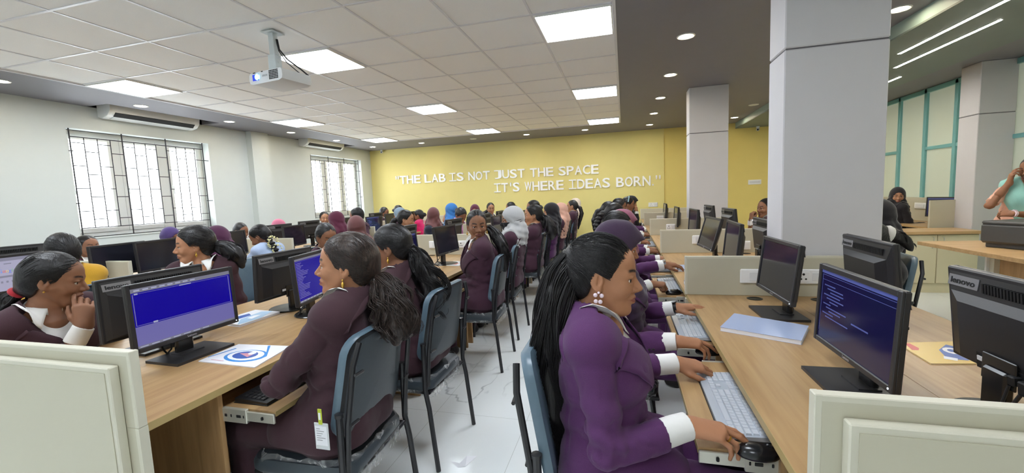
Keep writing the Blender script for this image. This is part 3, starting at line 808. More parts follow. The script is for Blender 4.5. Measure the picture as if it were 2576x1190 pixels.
def chair(x, y, yaw, label, group):
    t = thing('chair', label, 'chair', (x, y, 0), yaw, group)
    o = link('seat', CP['seat'], t); o.location = (0, 0, .405)
    o = link('plastic_wrap', CP['plastic_wrap'], o)
    b = link('backrest', CP['backrest'], t); b.matrix_local = Matrix.Translation((.235, 0, .735)) @ Matrix.Rotation(.16, 4, 'Y')
    if 'leg' not in CP:
        for s in (-1, 1):
            f = MB(); f.tube([(-.17, s * .19, .4), (-.2, s * .2, .2), (-.215, s * .205, .002)], .0115, 8); CP['fleg%d' % s] = f.mesh('leg', M_tube, True)
            r = MB(); r.tube([(.2, s * .225, .66), (.196, s * .225, .42), (.212, s * .225, .33), (.245, s * .228, .002)], .0125, 8); r.lathe([(.001, 0), (.0155, 0), (.0155, .012), (.001, .014)], (.2, s * .225, .655), 10); CP['rleg%d' % s] = r.mesh('leg', M_tube, True)
            k = MB(); k.tube([(.205, s * .21, .44), (.222, s * .212, .62), (.255, s * .205, .83), (.262, s * .17, .9)], .0105, 8)
            for z in (.62, .8): k.tube([(.232 + (z - .62) * .18, s * .212, z), (.236 + (z - .62) * .18, s * .17, z)], .006, 6)
            CP['post%d' % s] = k.mesh('back_post', M_tube, True)
        q = MB(); q.tube([(.2, -.2, .4), (-.19, -.195, .4), (-.2, .195, .4), (.2, .2, .4), (.2, -.2, .4)], .011, 8); CP['leg'] = 1; CP['seat_frame'] = q.mesh('seat_frame', M_tube, True)
    for k in ('fleg-1', 'fleg1', 'rleg-1', 'rleg1'): link('leg', CP[k], t)
    for k in ('post-1', 'post1'): link('back_post', CP[k], t)
    link('seat_frame', CP['seat_frame'], t)
    return t
# ================================================================ PEOPLE
f4 = np.float32
def V3(*a): return np.array(a, float)
def nrm(v):
    v = np.asarray(v, float); return v / (np.linalg.norm(v) + 1e-12)
def rcone(P, a, b, ra, rb):
    a = np.asarray(a, f4); ab = np.asarray(b, f4) - a; q = P - a
    t = np.clip((q @ ab) / max(float(ab @ ab), 1e-9), 0, 1)
    return np.sqrt(np.maximum(((q - t[:, None] * ab) ** 2).sum(1), 1e-12)) - (ra + (rb - ra) * t)
def ell(P, c, r):
    q = P - np.asarray(c, f4); r = np.asarray(r, f4)
    k0 = np.sqrt(((q / r) ** 2).sum(1)) + 1e-6; k1 = np.sqrt(((q / (r * r)) ** 2).sum(1)) + 1e-6
    return k0 * (k0 - 1) / k1
def smin(a, b, k):
    h = np.clip(.5 + .5 * (b - a) / k, 0, 1); return b + (a - b) * h - k * h * (1 - h)
def smax(a, b, k): return -smin(-a, -b, k)
def U(k, *ds):
    d = ds[0]
    for e in ds[1:]: d = smin(d, e, k)
    return d
def snet(f, lo, hi, h):
    """surface nets: closed quad mesh of f = 0 inside the box"""
    lo = np.asarray(lo, float); hi = np.asarray(hi, float)
    n = np.maximum(np.ceil((hi - lo) / h).astype(int) + 1, 4)
    ax = [lo[i] + h * np.arange(n[i]) for i in range(3)]
    G = np.stack(np.meshgrid(*ax, indexing='ij'), -1).reshape(-1, 3).astype(f4)
    d = np.concatenate([f(G[i:i + 400000]) for i in range(0, len(G), 400000)]).reshape(n).astype(f4)
    d[0], d[-1], d[:, 0], d[:, -1], d[:, :, 0], d[:, :, -1] = [np.maximum(q, h * .2) for q in (d[0], d[-1], d[:, 0], d[:, -1], d[:, :, 0], d[:, :, -1])]
    s = d < 0
    c8 = [d[i:n[0] - 1 + i, j:n[1] - 1 + j, k:n[2] - 1 + k] for i in (0, 1) for j in (0, 1) for k in (0, 1)]
    cnt = sum((c < 0).astype(np.int8) for c in c8)
    cell = np.argwhere((cnt > 0) & (cnt < 8))
    if not len(cell): return np.zeros((0, 3)), np.zeros((0, 4), int)
    idx = -np.ones(cnt.shape, int); idx[tuple(cell.T)] = np.arange(len(cell))
    cv = np.stack([c[tuple(cell.T)] for c in c8], 1)
    corner = np.array([(i, j, k) for i in (0, 1) for j in (0, 1) for k in (0, 1)], float)
    acc = np.zeros((len(cell), 3)); w = np.zeros(len(cell))
    for a in range(8):
        for b in range(a + 1, 8):
            if np.abs(corner[a] - corner[b]).sum() != 1: continue
            m = (cv[:, a] < 0) != (cv[:, b] < 0)
            t = np.where(m, cv[:, a] / np.where(m, cv[:, a] - cv[:, b], 1), 0)
            acc += m[:, None] * (corner[a] + t[:, None] * (corner[b] - corner[a])); w += m
    v = lo + (cell + acc / w[:, None]) * h
    F = []
    for axn in range(3):
        o1, o2 = (axn + 1) % 3, (axn + 2) % 3
        sl0 = [slice(None)] * 3; sl1 = [slice(None)] * 3; sl0[axn] = slice(0, -1); sl1[axn] = slice(1, None)
        A = s[tuple(sl0)]; Bq = s[tuple(sl1)]
        e = np.argwhere(A != Bq)
        e = e[(e[:, o1] > 0) & (e[:, o2] > 0) & (e[:, o1] < n[o1] - 1) & (e[:, o2] < n[o2] - 1)]
        if not len(e): continue
        ins = A[tuple(e.T)]
        q = []
        for (p1, p2) in ((-1, -1), (0, -1), (0, 0), (-1, 0)):
            c = e.copy(); c[:, o1] += p1; c[:, o2] += p2; q.append(idx[tuple(c.T)])
        q = np.stack(q, 1)
        q[~ins] = q[~ins][:, ::-1]
        F.append(q)
    F = np.concatenate(F); F = F[(F >= 0).all(1)]
    return v, F
def np_mesh(name, parts, mats, attr=None, mat_idx=None):
    """join (verts, faces) pieces into one smooth mesh"""
    vs = []; fs = []; o = 0
    for v, f in parts:
        if len(v): vs.append(v); fs.append(f + o); o += len(v)
    v = np.concatenate(vs); f = np.concatenate(fs)
    me = bpy.data.meshes.new(name)
    me.vertices.add(len(v)); me.vertices.foreach_set('co', v.astype(f4).ravel())
    me.loops.add(f.size); me.loops.foreach_set('vertex_index', f.astype(np.int32).ravel())
    k = f.shape[1]
    me.polygons.add(len(f)); me.polygons.foreach_set('loop_start', np.arange(0, f.size, k, dtype=np.int32)); me.polygons.foreach_set('loop_total', np.full(len(f), k, np.int32))
    for m in (mats if isinstance(mats, (list, tuple)) else [mats]): me.materials.append(m)
    me.update(calc_edges=True); me.shade_smooth()
    if attr is not None:
        a = me.attributes.new('tint', 'FLOAT_COLOR', 'POINT'); a.data.foreach_set('color', attr.astype(f4).ravel())
    return me
def wob(P, s, seed=0):
    """smooth pseudo noise in -1..1"""
    a, b, c = P[:, 0] * s, P[:, 1] * s, P[:, 2] * s
    return (np.sin(a + 1.3 * np.sin(b * .9 + seed) + seed) + np.sin(b * 1.13 + 1.2 * np.sin(c * .8 + seed * 2)) + np.sin(c * .93 + 1.1 * np.sin(a * 1.07 + seed * 3))) / 3
def crease(P, s, seed, w=.33):
    """narrow valleys along the zero lines of the noise: cloth creases, 0..1"""
    n = wob(P, s, seed); return np.exp(-(n / w) ** 2)
# ---------------------------------------------------------------- skin, cloth and hair materials
def skin(name, rgb, lip):
    m, nt, b = nodes(name)
    at = nt.nodes.new('ShaderNodeAttribute'); at.attribute_name = 'tint'
    sp = nt.nodes.new('ShaderNodeSeparateColor'); nt.links.new(at.outputs['Color'], sp.inputs[0])
    tc = nt.nodes.new('ShaderNodeTexCoord'); n = nt.nodes.new('ShaderNodeTexNoise'); n.inputs['Scale'].default_value = 26; n.inputs['Detail'].default_value = 3
    nt.links.new(tc.outputs['Object'], n.inputs['Vector'])
    h = nt.nodes.new('ShaderNodeHueSaturation'); h.inputs['Color'].default_value = lin(rgb)
    mr = nt.nodes.new('ShaderNodeMapRange'); mr.inputs['To Min'].default_value = .88; mr.inputs['To Max'].default_value = 1.12
    nt.links.new(n.outputs['Fac'], mr.inputs[0]); nt.links.new(mr.outputs[0], h.inputs['Value'])
    m1 = nt.nodes.new('ShaderNodeMixRGB'); m1.inputs['Color2'].default_value = lin(lip)
    nt.links.new(sp.outputs[0], m1.inputs['Fac']); nt.links.new(h.outputs[0], m1.inputs['Color1'])
    m2 = nt.nodes.new('ShaderNodeMixRGB'); m2.inputs['Color2'].default_value = lin((28, 20, 20))
    nt.links.new(sp.outputs[1], m2.inputs['Fac']); nt.links.new(m1.outputs[0], m2.inputs['Color1'])
    nt.links.new(m2.outputs[0], b.inputs['Base Color'])
    b.inputs['Roughness'].default_value = .48; b.inputs['Specular IOR Level'].default_value = .35
    b.inputs['Subsurface Weight'].default_value = 0
    n2 = nt.nodes.new('ShaderNodeTexNoise'); n2.inputs['Scale'].default_value = 420
    nt.links.new(tc.outputs['Object'], n2.inputs['Vector'])
    bp = nt.nodes.new('ShaderNodeBump'); bp.inputs['Strength'].default_value = .08; bp.inputs['Distance'].default_value = .001
    nt.links.new(n2.outputs['Fac'], bp.inputs['Height']); nt.links.new(bp.outputs[0], b.inputs['Normal'])
    return m
SK = {'a': skin('warm_brown_skin', (176, 124, 92), (138, 76, 66)), 'b': skin('deep_brown_skin', (142, 98, 73), (108, 60, 54)), 'c': skin('light_brown_skin', (174, 126, 96), (148, 86, 76))}
def cloth(name, rgb, rough=.85, sheen=.08, bs=700, bump=.35):
    return mat(name, rgb, rough, spec=.25, noise=.1, nscale=420, bump=bump, bscale=bs, sheen=sheen)
M_mar = cloth('maroon_lit_suiting', (66, 43, 50)); M_pur = cloth('purple_lit_suiting', (86, 48, 92)); M_plum = cloth('plum_suiting', (70, 43, 57))  # maroon and purple: one uniform, left and right light put into the colour
M_shirt = mat('white_cotton', (236, 234, 230), .8, spec=.2, noise=.015, nscale=90, bump=.02, bscale=200)
CL_ = {}
def CLO(rgb, nm): 
    if nm not in CL_: CL_[nm] = cloth(nm, rgb, .82, .2, 300, .3)
    return CL_[nm]
def hair_mat(name, rgb):
    m, nt, b = nodes(name)
    tc = nt.nodes.new('ShaderNodeTexCoord'); n = nt.nodes.new('ShaderNodeTexNoise'); n.inputs['Scale'].default_value = 160; n.inputs['Detail'].default_value = 2; n.inputs['Distortion'].default_value = .6
    mp = nt.nodes.new('ShaderNodeMapping'); mp.inputs['Scale'].default_value = (1, 1, .18)
    nt.links.new(tc.outputs['Object'], mp.inputs[0]); nt.links.new(mp.outputs[0], n.inputs['Vector'])
    r = nt.nodes.new('ShaderNodeValToRGB'); r.color_ramp.elements[0].position = .3; r.color_ramp.elements[1].position = .75
    r.color_ramp.elements[0].color = lin(tuple(x * .6 for x in rgb)); r.color_ramp.elements[1].color = lin(tuple(min(255, x * 1.5) for x in rgb))
    nt.links.new(n.outputs['Fac'], r.inputs[0]); nt.links.new(r.outputs[0], b.inputs['Base Color'])
    b.inputs['Roughness'].default_value = .42; b.inputs['Specular IOR Level'].default_value = .5
    bp = nt.nodes.new('ShaderNodeBump'); bp.inputs['Strength'].default_value = .5; bp.inputs['Distance'].default_value = .003
    nt.links.new(n.outputs['Fac'], bp.inputs['Height']); nt.links.new(bp.outputs[0], b.inputs['Normal'])
    return m
H_blk = hair_mat('black_hair', (22, 19, 20)); H_brn = hair_mat('dark_brown_hair', (46, 35, 30))
M_sclera = mat('eye_white', (226, 218, 210), .25); M_iris = mat('dark_brown_iris', (40, 24, 18), .12); 
M_gold = mat('gold_jewellery', (212, 168, 78), .28, metal=1.0); M_pearl = mat('white_earring_enamel', (236, 216, 226), .3)
M_watch = mat('black_watch', (24, 24, 26), .3); M_silver = mat('silver_watch', (200, 200, 202), .25, metal=.9)
M_mask = cloth('black_face_mask', (34, 32, 36), .8, .1)
M_btn = mat('dark_plastic_button', (48, 38, 44), .35)
M_shoe = mat('dark_shoe', (38, 32, 32), .5)
# ---------------------------------------------------------------- head
def head_sdf(Q, neck):
    d = ell(Q, (-.014, 0, .036), (.094, .073, .087))
    d = smin(d, ell(Q, (.04, 0, .035), (.05, .056, .062)), .03)
    d = smin(d, rcone(Q, (.03, 0, -.018), (.056, 0, -.078), .056, .030), .03)
    for s in (1, -1):
        d = smin(d, ell(Q, (.054, s * .033, -.024), (.032, .026, .027)), .022)
        d = smin(d, rcone(Q, (.0, s * .05, -.03), (.052, s * .018, -.09), .02, .019), .025)
    d = smin(d, ell(Q, (.07, 0, -.096), (.02, .02, .017)), .016)
    d = smin(d, rcone(Q, (.083, .014, .024), (.066, .045, .02), .009, .008), .014)
    d = smin(d, rcone(Q, (.083, -.014, .024), (.066, -.045, .02), .009, .008), .014)
    for s in (1, -1):
        d = smax(d, -ell(Q, (.094, s * .033, .004), (.016, .0155, .0105)), .011)
    # nose
    d = smin(d, rcone(Q, (.072, 0, .008), (.084, 0, -.03), .013, .0165), .010)
    d = smin(d, rcone(Q, (.0835, 0, .016), (.1105, 0, -.0255), .0062, .0088), .010)
    for s in (1, -1): d = smin(d, ell(Q, (.0955, s * .0115, -.0305), (.0115, .0078, .0076)), .006)
    d = smin(d, ell(Q, (.096, 0, -.033), (.013, .009, .0075)), .006)
    for s in (1, -1): d = smax(d, -ell(Q, (.1, s * .0066, -.0415), (.005, .003, .003)), .003)
    # lips
    d = smin(d, ell(Q, (.083, 0, -.06), (.015, .022, .014)), .012)
    for s in (1, -1): d = smin(d, rcone(Q, (.0955, s * .004, -.0535), (.082, s * .022, -.0585), .0058, .003), .005)
    d = smin(d, rcone(Q, (.094, -.006, -.0655), (.094, .006, -.0655), .0068, .0068), .006)
    d = smax(d, -ell(Q, (.1045, 0, -.0594), (.011, .022, .0013)), .004)
    # lids
    for s in (1, -1):
        d = smin(d, ell(Q, (.0772, s * .031, .0112), (.0130, .0168, .0062)), .004)
        d = smin(d, ell(Q, (.0765, s * .031, -.0072), (.0122, .0155, .0044)), .004)
    # ears
    for s in (1, -1):
        e = ell(Q, (-.012, s * .074, .002), (.019, .0085, .031)); e = smin(e, ell(Q, (-.004, s * .073, -.026), (.009, .007, .011)), .008)
        e = smax(e, -ell(Q, (-.007, s * .086, .004), (.0125, .0115, .0205)), .003); e = smin(e, rcone(Q, (.003, s * .074, .0), (.002, s * .078, -.008), .006, .005), .004); e = smin(e, rcone(Q, (-.015, s * .076, -.01), (-.013, s * .077, .012), .0045, .004), .004)
        d = smin(d, e, .006)
    d = smin(d, neck, .022)
    return d
def head_tint(q):
    x, y, z = q[:, 0], q[:, 1], q[:, 2]; t = np.zeros((len(q), 4)); t[:, 3] = 1
    lip = np.clip(1.25 - ((np.abs(y) / .024) ** 2 + ((z + .0598) / (.0115 * np.clip(1.1 - np.abs(y) / .03, .3, 1))) ** 2), 0, 1)
    t[:, 0] = np.clip(lip * 2, 0, 1) * (x > .07)
    ay = np.abs(y); bz = .0265 + .006 * np.sin(np.clip((ay - .012) / .04, 0, 1) * 2.6)
    brow = np.clip(1.6 - np.abs(z - bz) / .0038, 0, 1) * np.clip((ay - .010) / .004, 0, 1) * np.clip((.052 - ay) / .008, 0, 1)
    lash = np.clip(1.5 - np.abs(z - .0068) / .0022, 0, 1) * np.clip((.0165 - np.abs(ay - .031)) / .003, 0, 1) * .8
    t[:, 1] = np.clip(np.maximum(brow, lash), 0, 1) * (x > .05)
    return t
HL_X = [-.12, -.06, -.036, -.014, .004, .014, .026, .036, .052, .068, .08, .1]
HL_Z = [-.085, -.08, -.05, .026, .03, .012, .0, .022, .048, .066, .076, .09]
def hair_cap(Q, puff=0.0, part=True):
    d = ell(Q, (-.017, 0, .040), (.103 + puff, .0805 + puff, .095 + puff))
    d = smin(d, ell(Q, (-.045, 0, -.01), (.066 + puff, .068 + puff * .5, .075)), .03)
    an = np.arctan2(Q[:, 1], Q[:, 2] - .0) * 37 + Q[:, 0] * 22 + 2.5 * wob(Q, 45, 2)
    d = d + .0006 * np.sin(an) + .0005 * np.sin(an * 2.3 + 1)
    if part: d = d + .004 * np.exp(-(Q[:, 1] / .004) ** 2) * (Q[:, 2] > .05) * (Q[:, 0] > -.05)
    hl = np.interp(Q[:, 0], HL_X, HL_Z).astype(f4)
    # leave the ear clear
    return smax(d, -(Q[:, 2] - hl) * .75, .008)
# ---------------------------------------------------------------- hand (wrist at 0, fingers +x, back of hand +z, thumb side +y)
def hand_prims(pose):
    curl = {'flat': (.12, .22, .16), 'type': (.35, .6, .4), 'mouse': (.42, .5, .3), 'relax': (.3, .5, .35), 'grip': (.9, 1.3, .8), 'cheek': (.5, .9, .6), 'point': (.2, .35, .2)}[pose]
    pr = [[((.0, .012, 0), (.083, .026, .002), .0185, .0118)], [((.0, .002, 0), (.087, .008, .004), .019, .012)], [((.0, -.008, 0), (.084, -.010, .003), .0185, .0115)], [((.0, -.014, -.002), (.076, -.027, -.001), .017, .0105)]]
    fing = []
    base = [(.083, .026, .002), (.087, .008, .004), (.084, -.010, .003), (.076, -.027, -.001)]
    Ls = [(.040, .023, .019), (.044, .027, .020), (.041, .025, .019), (.032, .018, .017)]
    for i in range(4):
        p = np.array(base[i]); sp = (.10, .03, -.04, -.13)[i]; a = 0; segs = []
        cc = list(curl)
        if pose == 'mouse' and i < 2: cc = [.22, .3, .2]
        if pose == 'cheek' and i == 0: cc = [.3, .5, .3]
        for k in range(3):
            a += cc[k] * (1 + .12 * i)
            dirv = np.array([math.cos(a) * math.cos(sp), math.cos(a) * math.sin(sp), -math.sin(a)])
            q = p + dirv * Ls[i][k]; r0 = (.0086, .0078, .0070)[k] * (1, 1.02, .98, .88)[i]; r1 = (.0078, .0070, .0058)[k] * (1, 1.02, .98, .88)[i]
            segs.append((p, q, r0, r1)); p = q
        fing.append(segs)
    th = [((.012, .016, -.006), (.042, .040, -.014), .0155, .0125), ((.042, .040, -.014), (.070, .050, -.020), .0112, .0095), ((.070, .050, -.020), (.094, .050, -.026), .0092, .0072)]
    if pose == 'grip': th = [th[0], ((.042, .040, -.014), (.068, .036, -.032), .0112, .0095), ((.068, .036, -.032), (.084, .022, -.044), .0092, .0072)]
    return pr, fing, th
def hand_sdf(Q, pose):
    pr, fing, th = hand_prims(pose)
    d = U(.016, *[rcone(Q, *p[0]) for p in pr])
    for segs in fing:
        e = U(.003, *[rcone(Q, *s_) for s_ in segs]); d = smin(d, e, .005)
    d = smin(d, U(.006, *[rcone(Q, *s_) for s_ in th]), .012)
    return d
# ---------------------------------------------------------------- person
def strands(name, path, radii, n, mt, parent, seed, wave=.012, seg=22, r=.0011, flat=1.0):
    """a bundle of fine hair strands following a path"""
    rg = np.random.RandomState(seed); path = np.array(path, float); m = len(path)
    tt = np.linspace(0, 1, seg); base = np.stack([np.interp(tt, np.linspace(0, 1, m), path[:, k]) for k in range(3)], 1)
    ker = np.array([1, 2, 1]) / 4
    for _ in range(3):
        b2 = base.copy(); b2[1:-1] = (base[:-2] + 2 * base[1:-1] + base[2:]) / 4; base = b2
    rad = np.interp(tt, np.linspace(0, 1, len(radii)), radii)
    T = np.gradient(base, axis=0); T /= np.linalg.norm(T, axis=1)[:, None]
    A = np.cross(T, V3(.2, 1, .1)); A /= np.linalg.norm(A, axis=1)[:, None]; B = np.cross(T, A)
    vs = []; fs = []; o = 0; per = 18
    for i in range(n):
        if i % per == 0:
            an0 = rg.uniform(0, 2 * PI); q0 = math.sqrt(rg.uniform(.3, 1.15)); ph0 = rg.uniform(0, 6.3); fr0 = rg.uniform(8, 15); ln0 = rg.uniform(.74, 1.05); w0 = rg.uniform(.6, 1.4)
        an = an0 + rg.normal(0, .1); q = q0 + rg.normal(0, .06); ph = ph0 + rg.normal(0, .14); fr = fr0; ln = ln0 + rg.normal(0, .04)
        k1 = q * math.cos(an); k2 = q * math.sin(an) * flat
        w_ = wave * np.clip(tt * 1.6, 0, 1) * w0 * rg.uniform(.8, 1.2)
        c = base + A * (rad * k1 + w_ * np.sin(fr * tt + ph))[:, None] + B * (rad * k2 + w_ * np.cos(fr * .9 * tt + ph * 1.7))[:, None]
        ns = max(4, int(seg * min(ln, 1.0))); c = c[:ns]
        rr = r * np.linspace(1.3, .5, ns)
        for k in range(3):
            a3 = 2 * PI * k / 3
            vs.append(c + (A[:ns] * math.cos(a3) + B[:ns] * math.sin(a3)) * rr[:, None])
        for j in range(ns - 1):
            for k in range(3):
                k2_ = (k + 1) % 3
                fs.append((o + k * ns + j, o + k2_ * ns + j, o + k2_ * ns + j + 1, o + k * ns + j + 1))
        o += 3 * ns
    me = np_mesh(name, [(np.concatenate(vs), np.array(fs))], mt)
    return link(name, me, parent)
def scalp(parent, hw, tie, n, mt, seed, puff):
    """brushed-back surface strands from the hairline to the gather point"""
    rg = np.random.RandomState(seed + 50); E = np.array((.1045 + puff, .0825 + puff, .0965 + puff)); c_low = np.array((-.045, 0, -.01)); E_low = np.array((.0672, .0692, .0762)) + puff * .5; c = np.array((-.017, 0, .040)); seg = 12
    inv = np.linalg.inv(np.stack([hw((1, 0, 0)) - hw((0, 0, 0)), hw((0, 1, 0)) - hw((0, 0, 0)), hw((0, 0, 1)) - hw((0, 0, 0))], 1))
    tl = inv @ (np.asarray(tie) - hw((0, 0, 0)))
    t = np.linspace(0, 1, seg)[:, None]; QS = []
    for i in range(n):
        x = rg.uniform(-.095, .08); side = rg.choice((-1, 1)); z0_ = np.interp(x, HL_X, HL_Z); z = z0_ + (abs(rg.normal(0, .02)) if x > -.03 else rg.uniform(0, max(.002, .13 - z0_))) + .002
        u = np.clip(1 - ((x - c[0]) / E[0]) ** 2 - ((z - c[2]) / E[2]) ** 2, 0, 1); u2 = np.clip(1 - ((x - c_low[0]) / E_low[0]) ** 2 - ((z - c_low[2]) / E_low[2]) ** 2, 0, 1)
        y = side * max(E[1] * math.sqrt(u), E_low[1] * math.sqrt(u2))
        if abs(y) < 1e-4: y = rg.uniform(-.02, .02)
        q = np.array((x, y, z)) * (1 - t) + (tl + rg.normal(0, .008, 3)) * t; q[:, 2] += .012 * np.sin(PI * t[:, 0]); q[:, 1] += rg.normal(0, .004) * np.sin(PI * t[:, 0])
        QS.append(q)
    QS = np.concatenate(QS)
    def cap0(P): return smin(ell(P, (-.017, 0, .040), (.103 + puff, .0805 + puff, .095 + puff)), ell(P, (-.045, 0, -.01), (.066 + puff, .068 + puff * .5, .075)), .03)
    PQ, G = proj_to(cap0, QS, np.repeat(rg.uniform(.0, .0022, n), seg), 5)
    w = np.clip((1 - np.tile(t, (n, 1))) * 3.2, 0, 1); QS = QS * (1 - w) + PQ * w
    H0 = hw((0, 0, 0)); Rm_ = np.stack([hw((1, 0, 0)) - H0, hw((0, 1, 0)) - H0, hw((0, 0, 1)) - H0], 1)
    QW = QS @ Rm_.T + H0
    vs = []; fs = []; o = 0; r = .00075
    for i in range(n):
        q = QW[i * seg:(i + 1) * seg]; T = np.gradient(q, axis=0); T /= np.linalg.norm(T, axis=1)[:, None] + 1e-9
        A = np.cross(T, q - hw((-.017, 0, .04))); A /= np.linalg.norm(A, axis=1)[:, None] + 1e-9; B = np.cross(T, A)
        for k3 in range(3):
            a3 = 2 * PI * k3 / 3; vs.append(q + (A * math.cos(a3) + B * math.sin(a3)) * r)
        for j in range(seg - 1):
            for k3 in range(3):
                k4 = (k3 + 1) % 3; fs.append((o + k3 * seg + j, o + k4 * seg + j, o + k4 * seg + j + 1, o + k3 * seg + j + 1))
        o += 3 * seg
    return link('hair_strands', np_mesh('hair_strands', [(np.concatenate(vs), np.array(fs))], mt), parent)
def proj_to(fn, p, off, it=4):
    p = np.array(p, float)
    for _ in range(it):
        d = fn(p.astype(f4)).astype(float); e = 1e-3
        g = np.stack([fn((p + np.eye(3)[k] * e).astype(f4)) - d for k in range(3)], 1) / e
        g /= np.linalg.norm(g, axis=1)[:, None] + 1e-9
        p = p - g * np.clip(d - off, -.03, .03).reshape(-1, 1)
    return p, g
def smooth_curve(pts, n):
    pts = np.array(pts, float); t = np.linspace(0, 1, len(pts)); tt = np.linspace(0, 1, n); q = np.stack([np.interp(tt, t, pts[:, k]) for k in range(3)], 1)
    for _ in range(6): q[1:-1] = (q[:-2] + 2 * q[1:-1] + q[2:]) / 4
    return q
def strip(name, inner, outer, thick, mt, parent, nrmv, m=5, puff=.004, push=None, pw=None):
    """cloth strip between two edge curves, given thickness along its normal, slightly rolled"""
    n = len(inner); rows = []
    for k in range(m):
        u = k / (m - 1); rows.append(inner * (1 - u) + outer * u + nrmv * (puff * math.sin(PI * min(u * 1.3, 1))))
    top = np.array(rows)
    if push is not None:
        sh_ = top.shape; pt_ = top.reshape(-1, 3); d_ = push(pt_.astype(f4)).astype(float); tg = np.repeat(np.linspace(0, 1, m), n) * .011 + .001
        p2_, g_ = proj_to(push, pt_, tg); wgt = (d_ < tg)[:, None] * np.repeat(np.clip(np.linspace(-.1, 1.6, m), 0, 1), n)[:, None]
        if pw is not None: wgt = wgt * np.tile(pw, m)[:, None]
        top = (pt_ * (1 - wgt) + p2_ * wgt).reshape(sh_)
    bot = top - nrmv[None] * thick
    V_ = np.concatenate([top.reshape(-1, 3), bot.reshape(-1, 3)]); o = m * n; F = []
    for k in range(m - 1):
        for i in range(n - 1):
            a = k * n + i; F.append((a, a + 1, a + n + 1, a + n)); F.append((o + a, o + a + n, o + a + n + 1, o + a + 1))
    for i in range(n - 1): F.append((i, o + i, o + i + 1, i + 1)); a = (m - 1) * n + i; F.append((a, a + 1, o + a + 1, o + a))
    for k in range(m - 1): a = k * n; F.append((a, a + n, o + a + n, o + a)); a = k * n + n - 1; F.append((a, o + a, o + a + n, a + n))
    return link(name, np_mesh(name, [(V_, np.array(F))], mt), parent)
def shirt_collar(parent, N, up, Ft, Lt, fn):
    for s in (1, -1):
        inn = []; out = []
        for k in range(15):
            t = k / 14; an = PI - t * PI * .86; r = .058
            c = N + (Ft * math.cos(an) + Lt * s * math.sin(an)) * r + up * (.032 - .016 * t ** 1.5) + Ft * (.012 * t)
            w = .024 + .066 * np.clip((t - .3) / .7, 0, 1) ** 1.1
            dr = nrm((Ft * math.cos(an) + Lt * s * math.sin(an)) * .55 - up * .9 + Lt * s * .55 * max(t - .6, 0) / .4)
            inn.append(c); out.append(c + dr * w)
        inn = smooth_curve(inn, 22); out = smooth_curve(out, 22); out[-1] = out[-2] * -1 + out[-1] * 2
        nv = np.array([nrm((q - N) - up * ((q - N) @ up)) for q in inn])
        strip('collar', inn, out, .0022, M_shirt, parent, nv, 7, .006, fn, np.clip((np.linspace(0, 1, 22) - .42) / .12, 0, 1))
        low = np.array([q - up * .032 - nv[i] * .001 for i, q in enumerate(inn)])
        strip('collar_stand', inn, low, .002, M_shirt, parent, nv, 3, .001)
def lapels(parent, fn, N, up, Ft, Lt, vap, mt):
    for s in (1, -1):
        inn = []; wd = []; dr = []
        for k in range(13):
            t = k / 12; an = PI - t * PI * .56; r = .070 + .036 * t
            inn.append(N + (Ft * math.cos(an) + Lt * s * math.sin(an)) * r + up * (.034 - .085 * t)); wd.append(.044 + .012 * t); dr.append(nrm((Ft * math.cos(an) + Lt * s * math.sin(an)) * .6 - up * .5))
        a = inn[-1]
        for k in range(1, 15):
            t = k / 14; inn.append(a * (1 - t) + (vap + Lt * s * .004) * t); wd.append((.056 if t < .2 else .082) * (1 - .9 * max(t - .2, 0) / .8)); dr.append(nrm(Lt * s * 1.0 - up * .25 * (1 - t) + up * .2 * t))
        inn = np.array(inn); wd = np.array(wd); dr = np.array(dr)
        n = len(inn); q = inn.copy()
        for _ in range(2): q[1:-1] = (q[:-2] + 2 * q[1:-1] + q[2:]) / 4
        i2, g1 = proj_to(fn, q, .009); wq = np.clip(1.3 - np.linspace(0, 1, 13), 0, 1)[:, None]; i2[:13] = i2[:13] * (1 - wq) + q[:13] * wq; o2, g2 = proj_to(fn, q + dr * wd[:, None], .007)
        md, g3 = proj_to(fn, (i2 + o2) / 2, .012)
        strip('lapel', i2, o2, .005, mt, parent, (g1 + g2) / np.linalg.norm(g1 + g2, axis=1)[:, None], 6, .006)
def buttons(parent, hands, mt):
    for T_, M_, fdir, E_, s in hands:
        m = MB(); sd = nrm(-M_[:, 1] * 1.0 - M_[:, 2] * .3)
        for k in range(4):
            c = T_ - fdir * (.105 + .017 * k) + sd * .047
            b = MB().lathe([(.0005, -.002), (.006, -.001), (.006, .001), (.0005, .002)], (0, 0, 0), 10, 0, 'Z'); b.xf(Matrix.Translation(c) @ Vector(sd).to_track_quat('Z', 'X').to_matrix().to_4x4())
            b.obj('button', M_btn, parent, True)
HEADCACHE = {}
NP_ = [0]
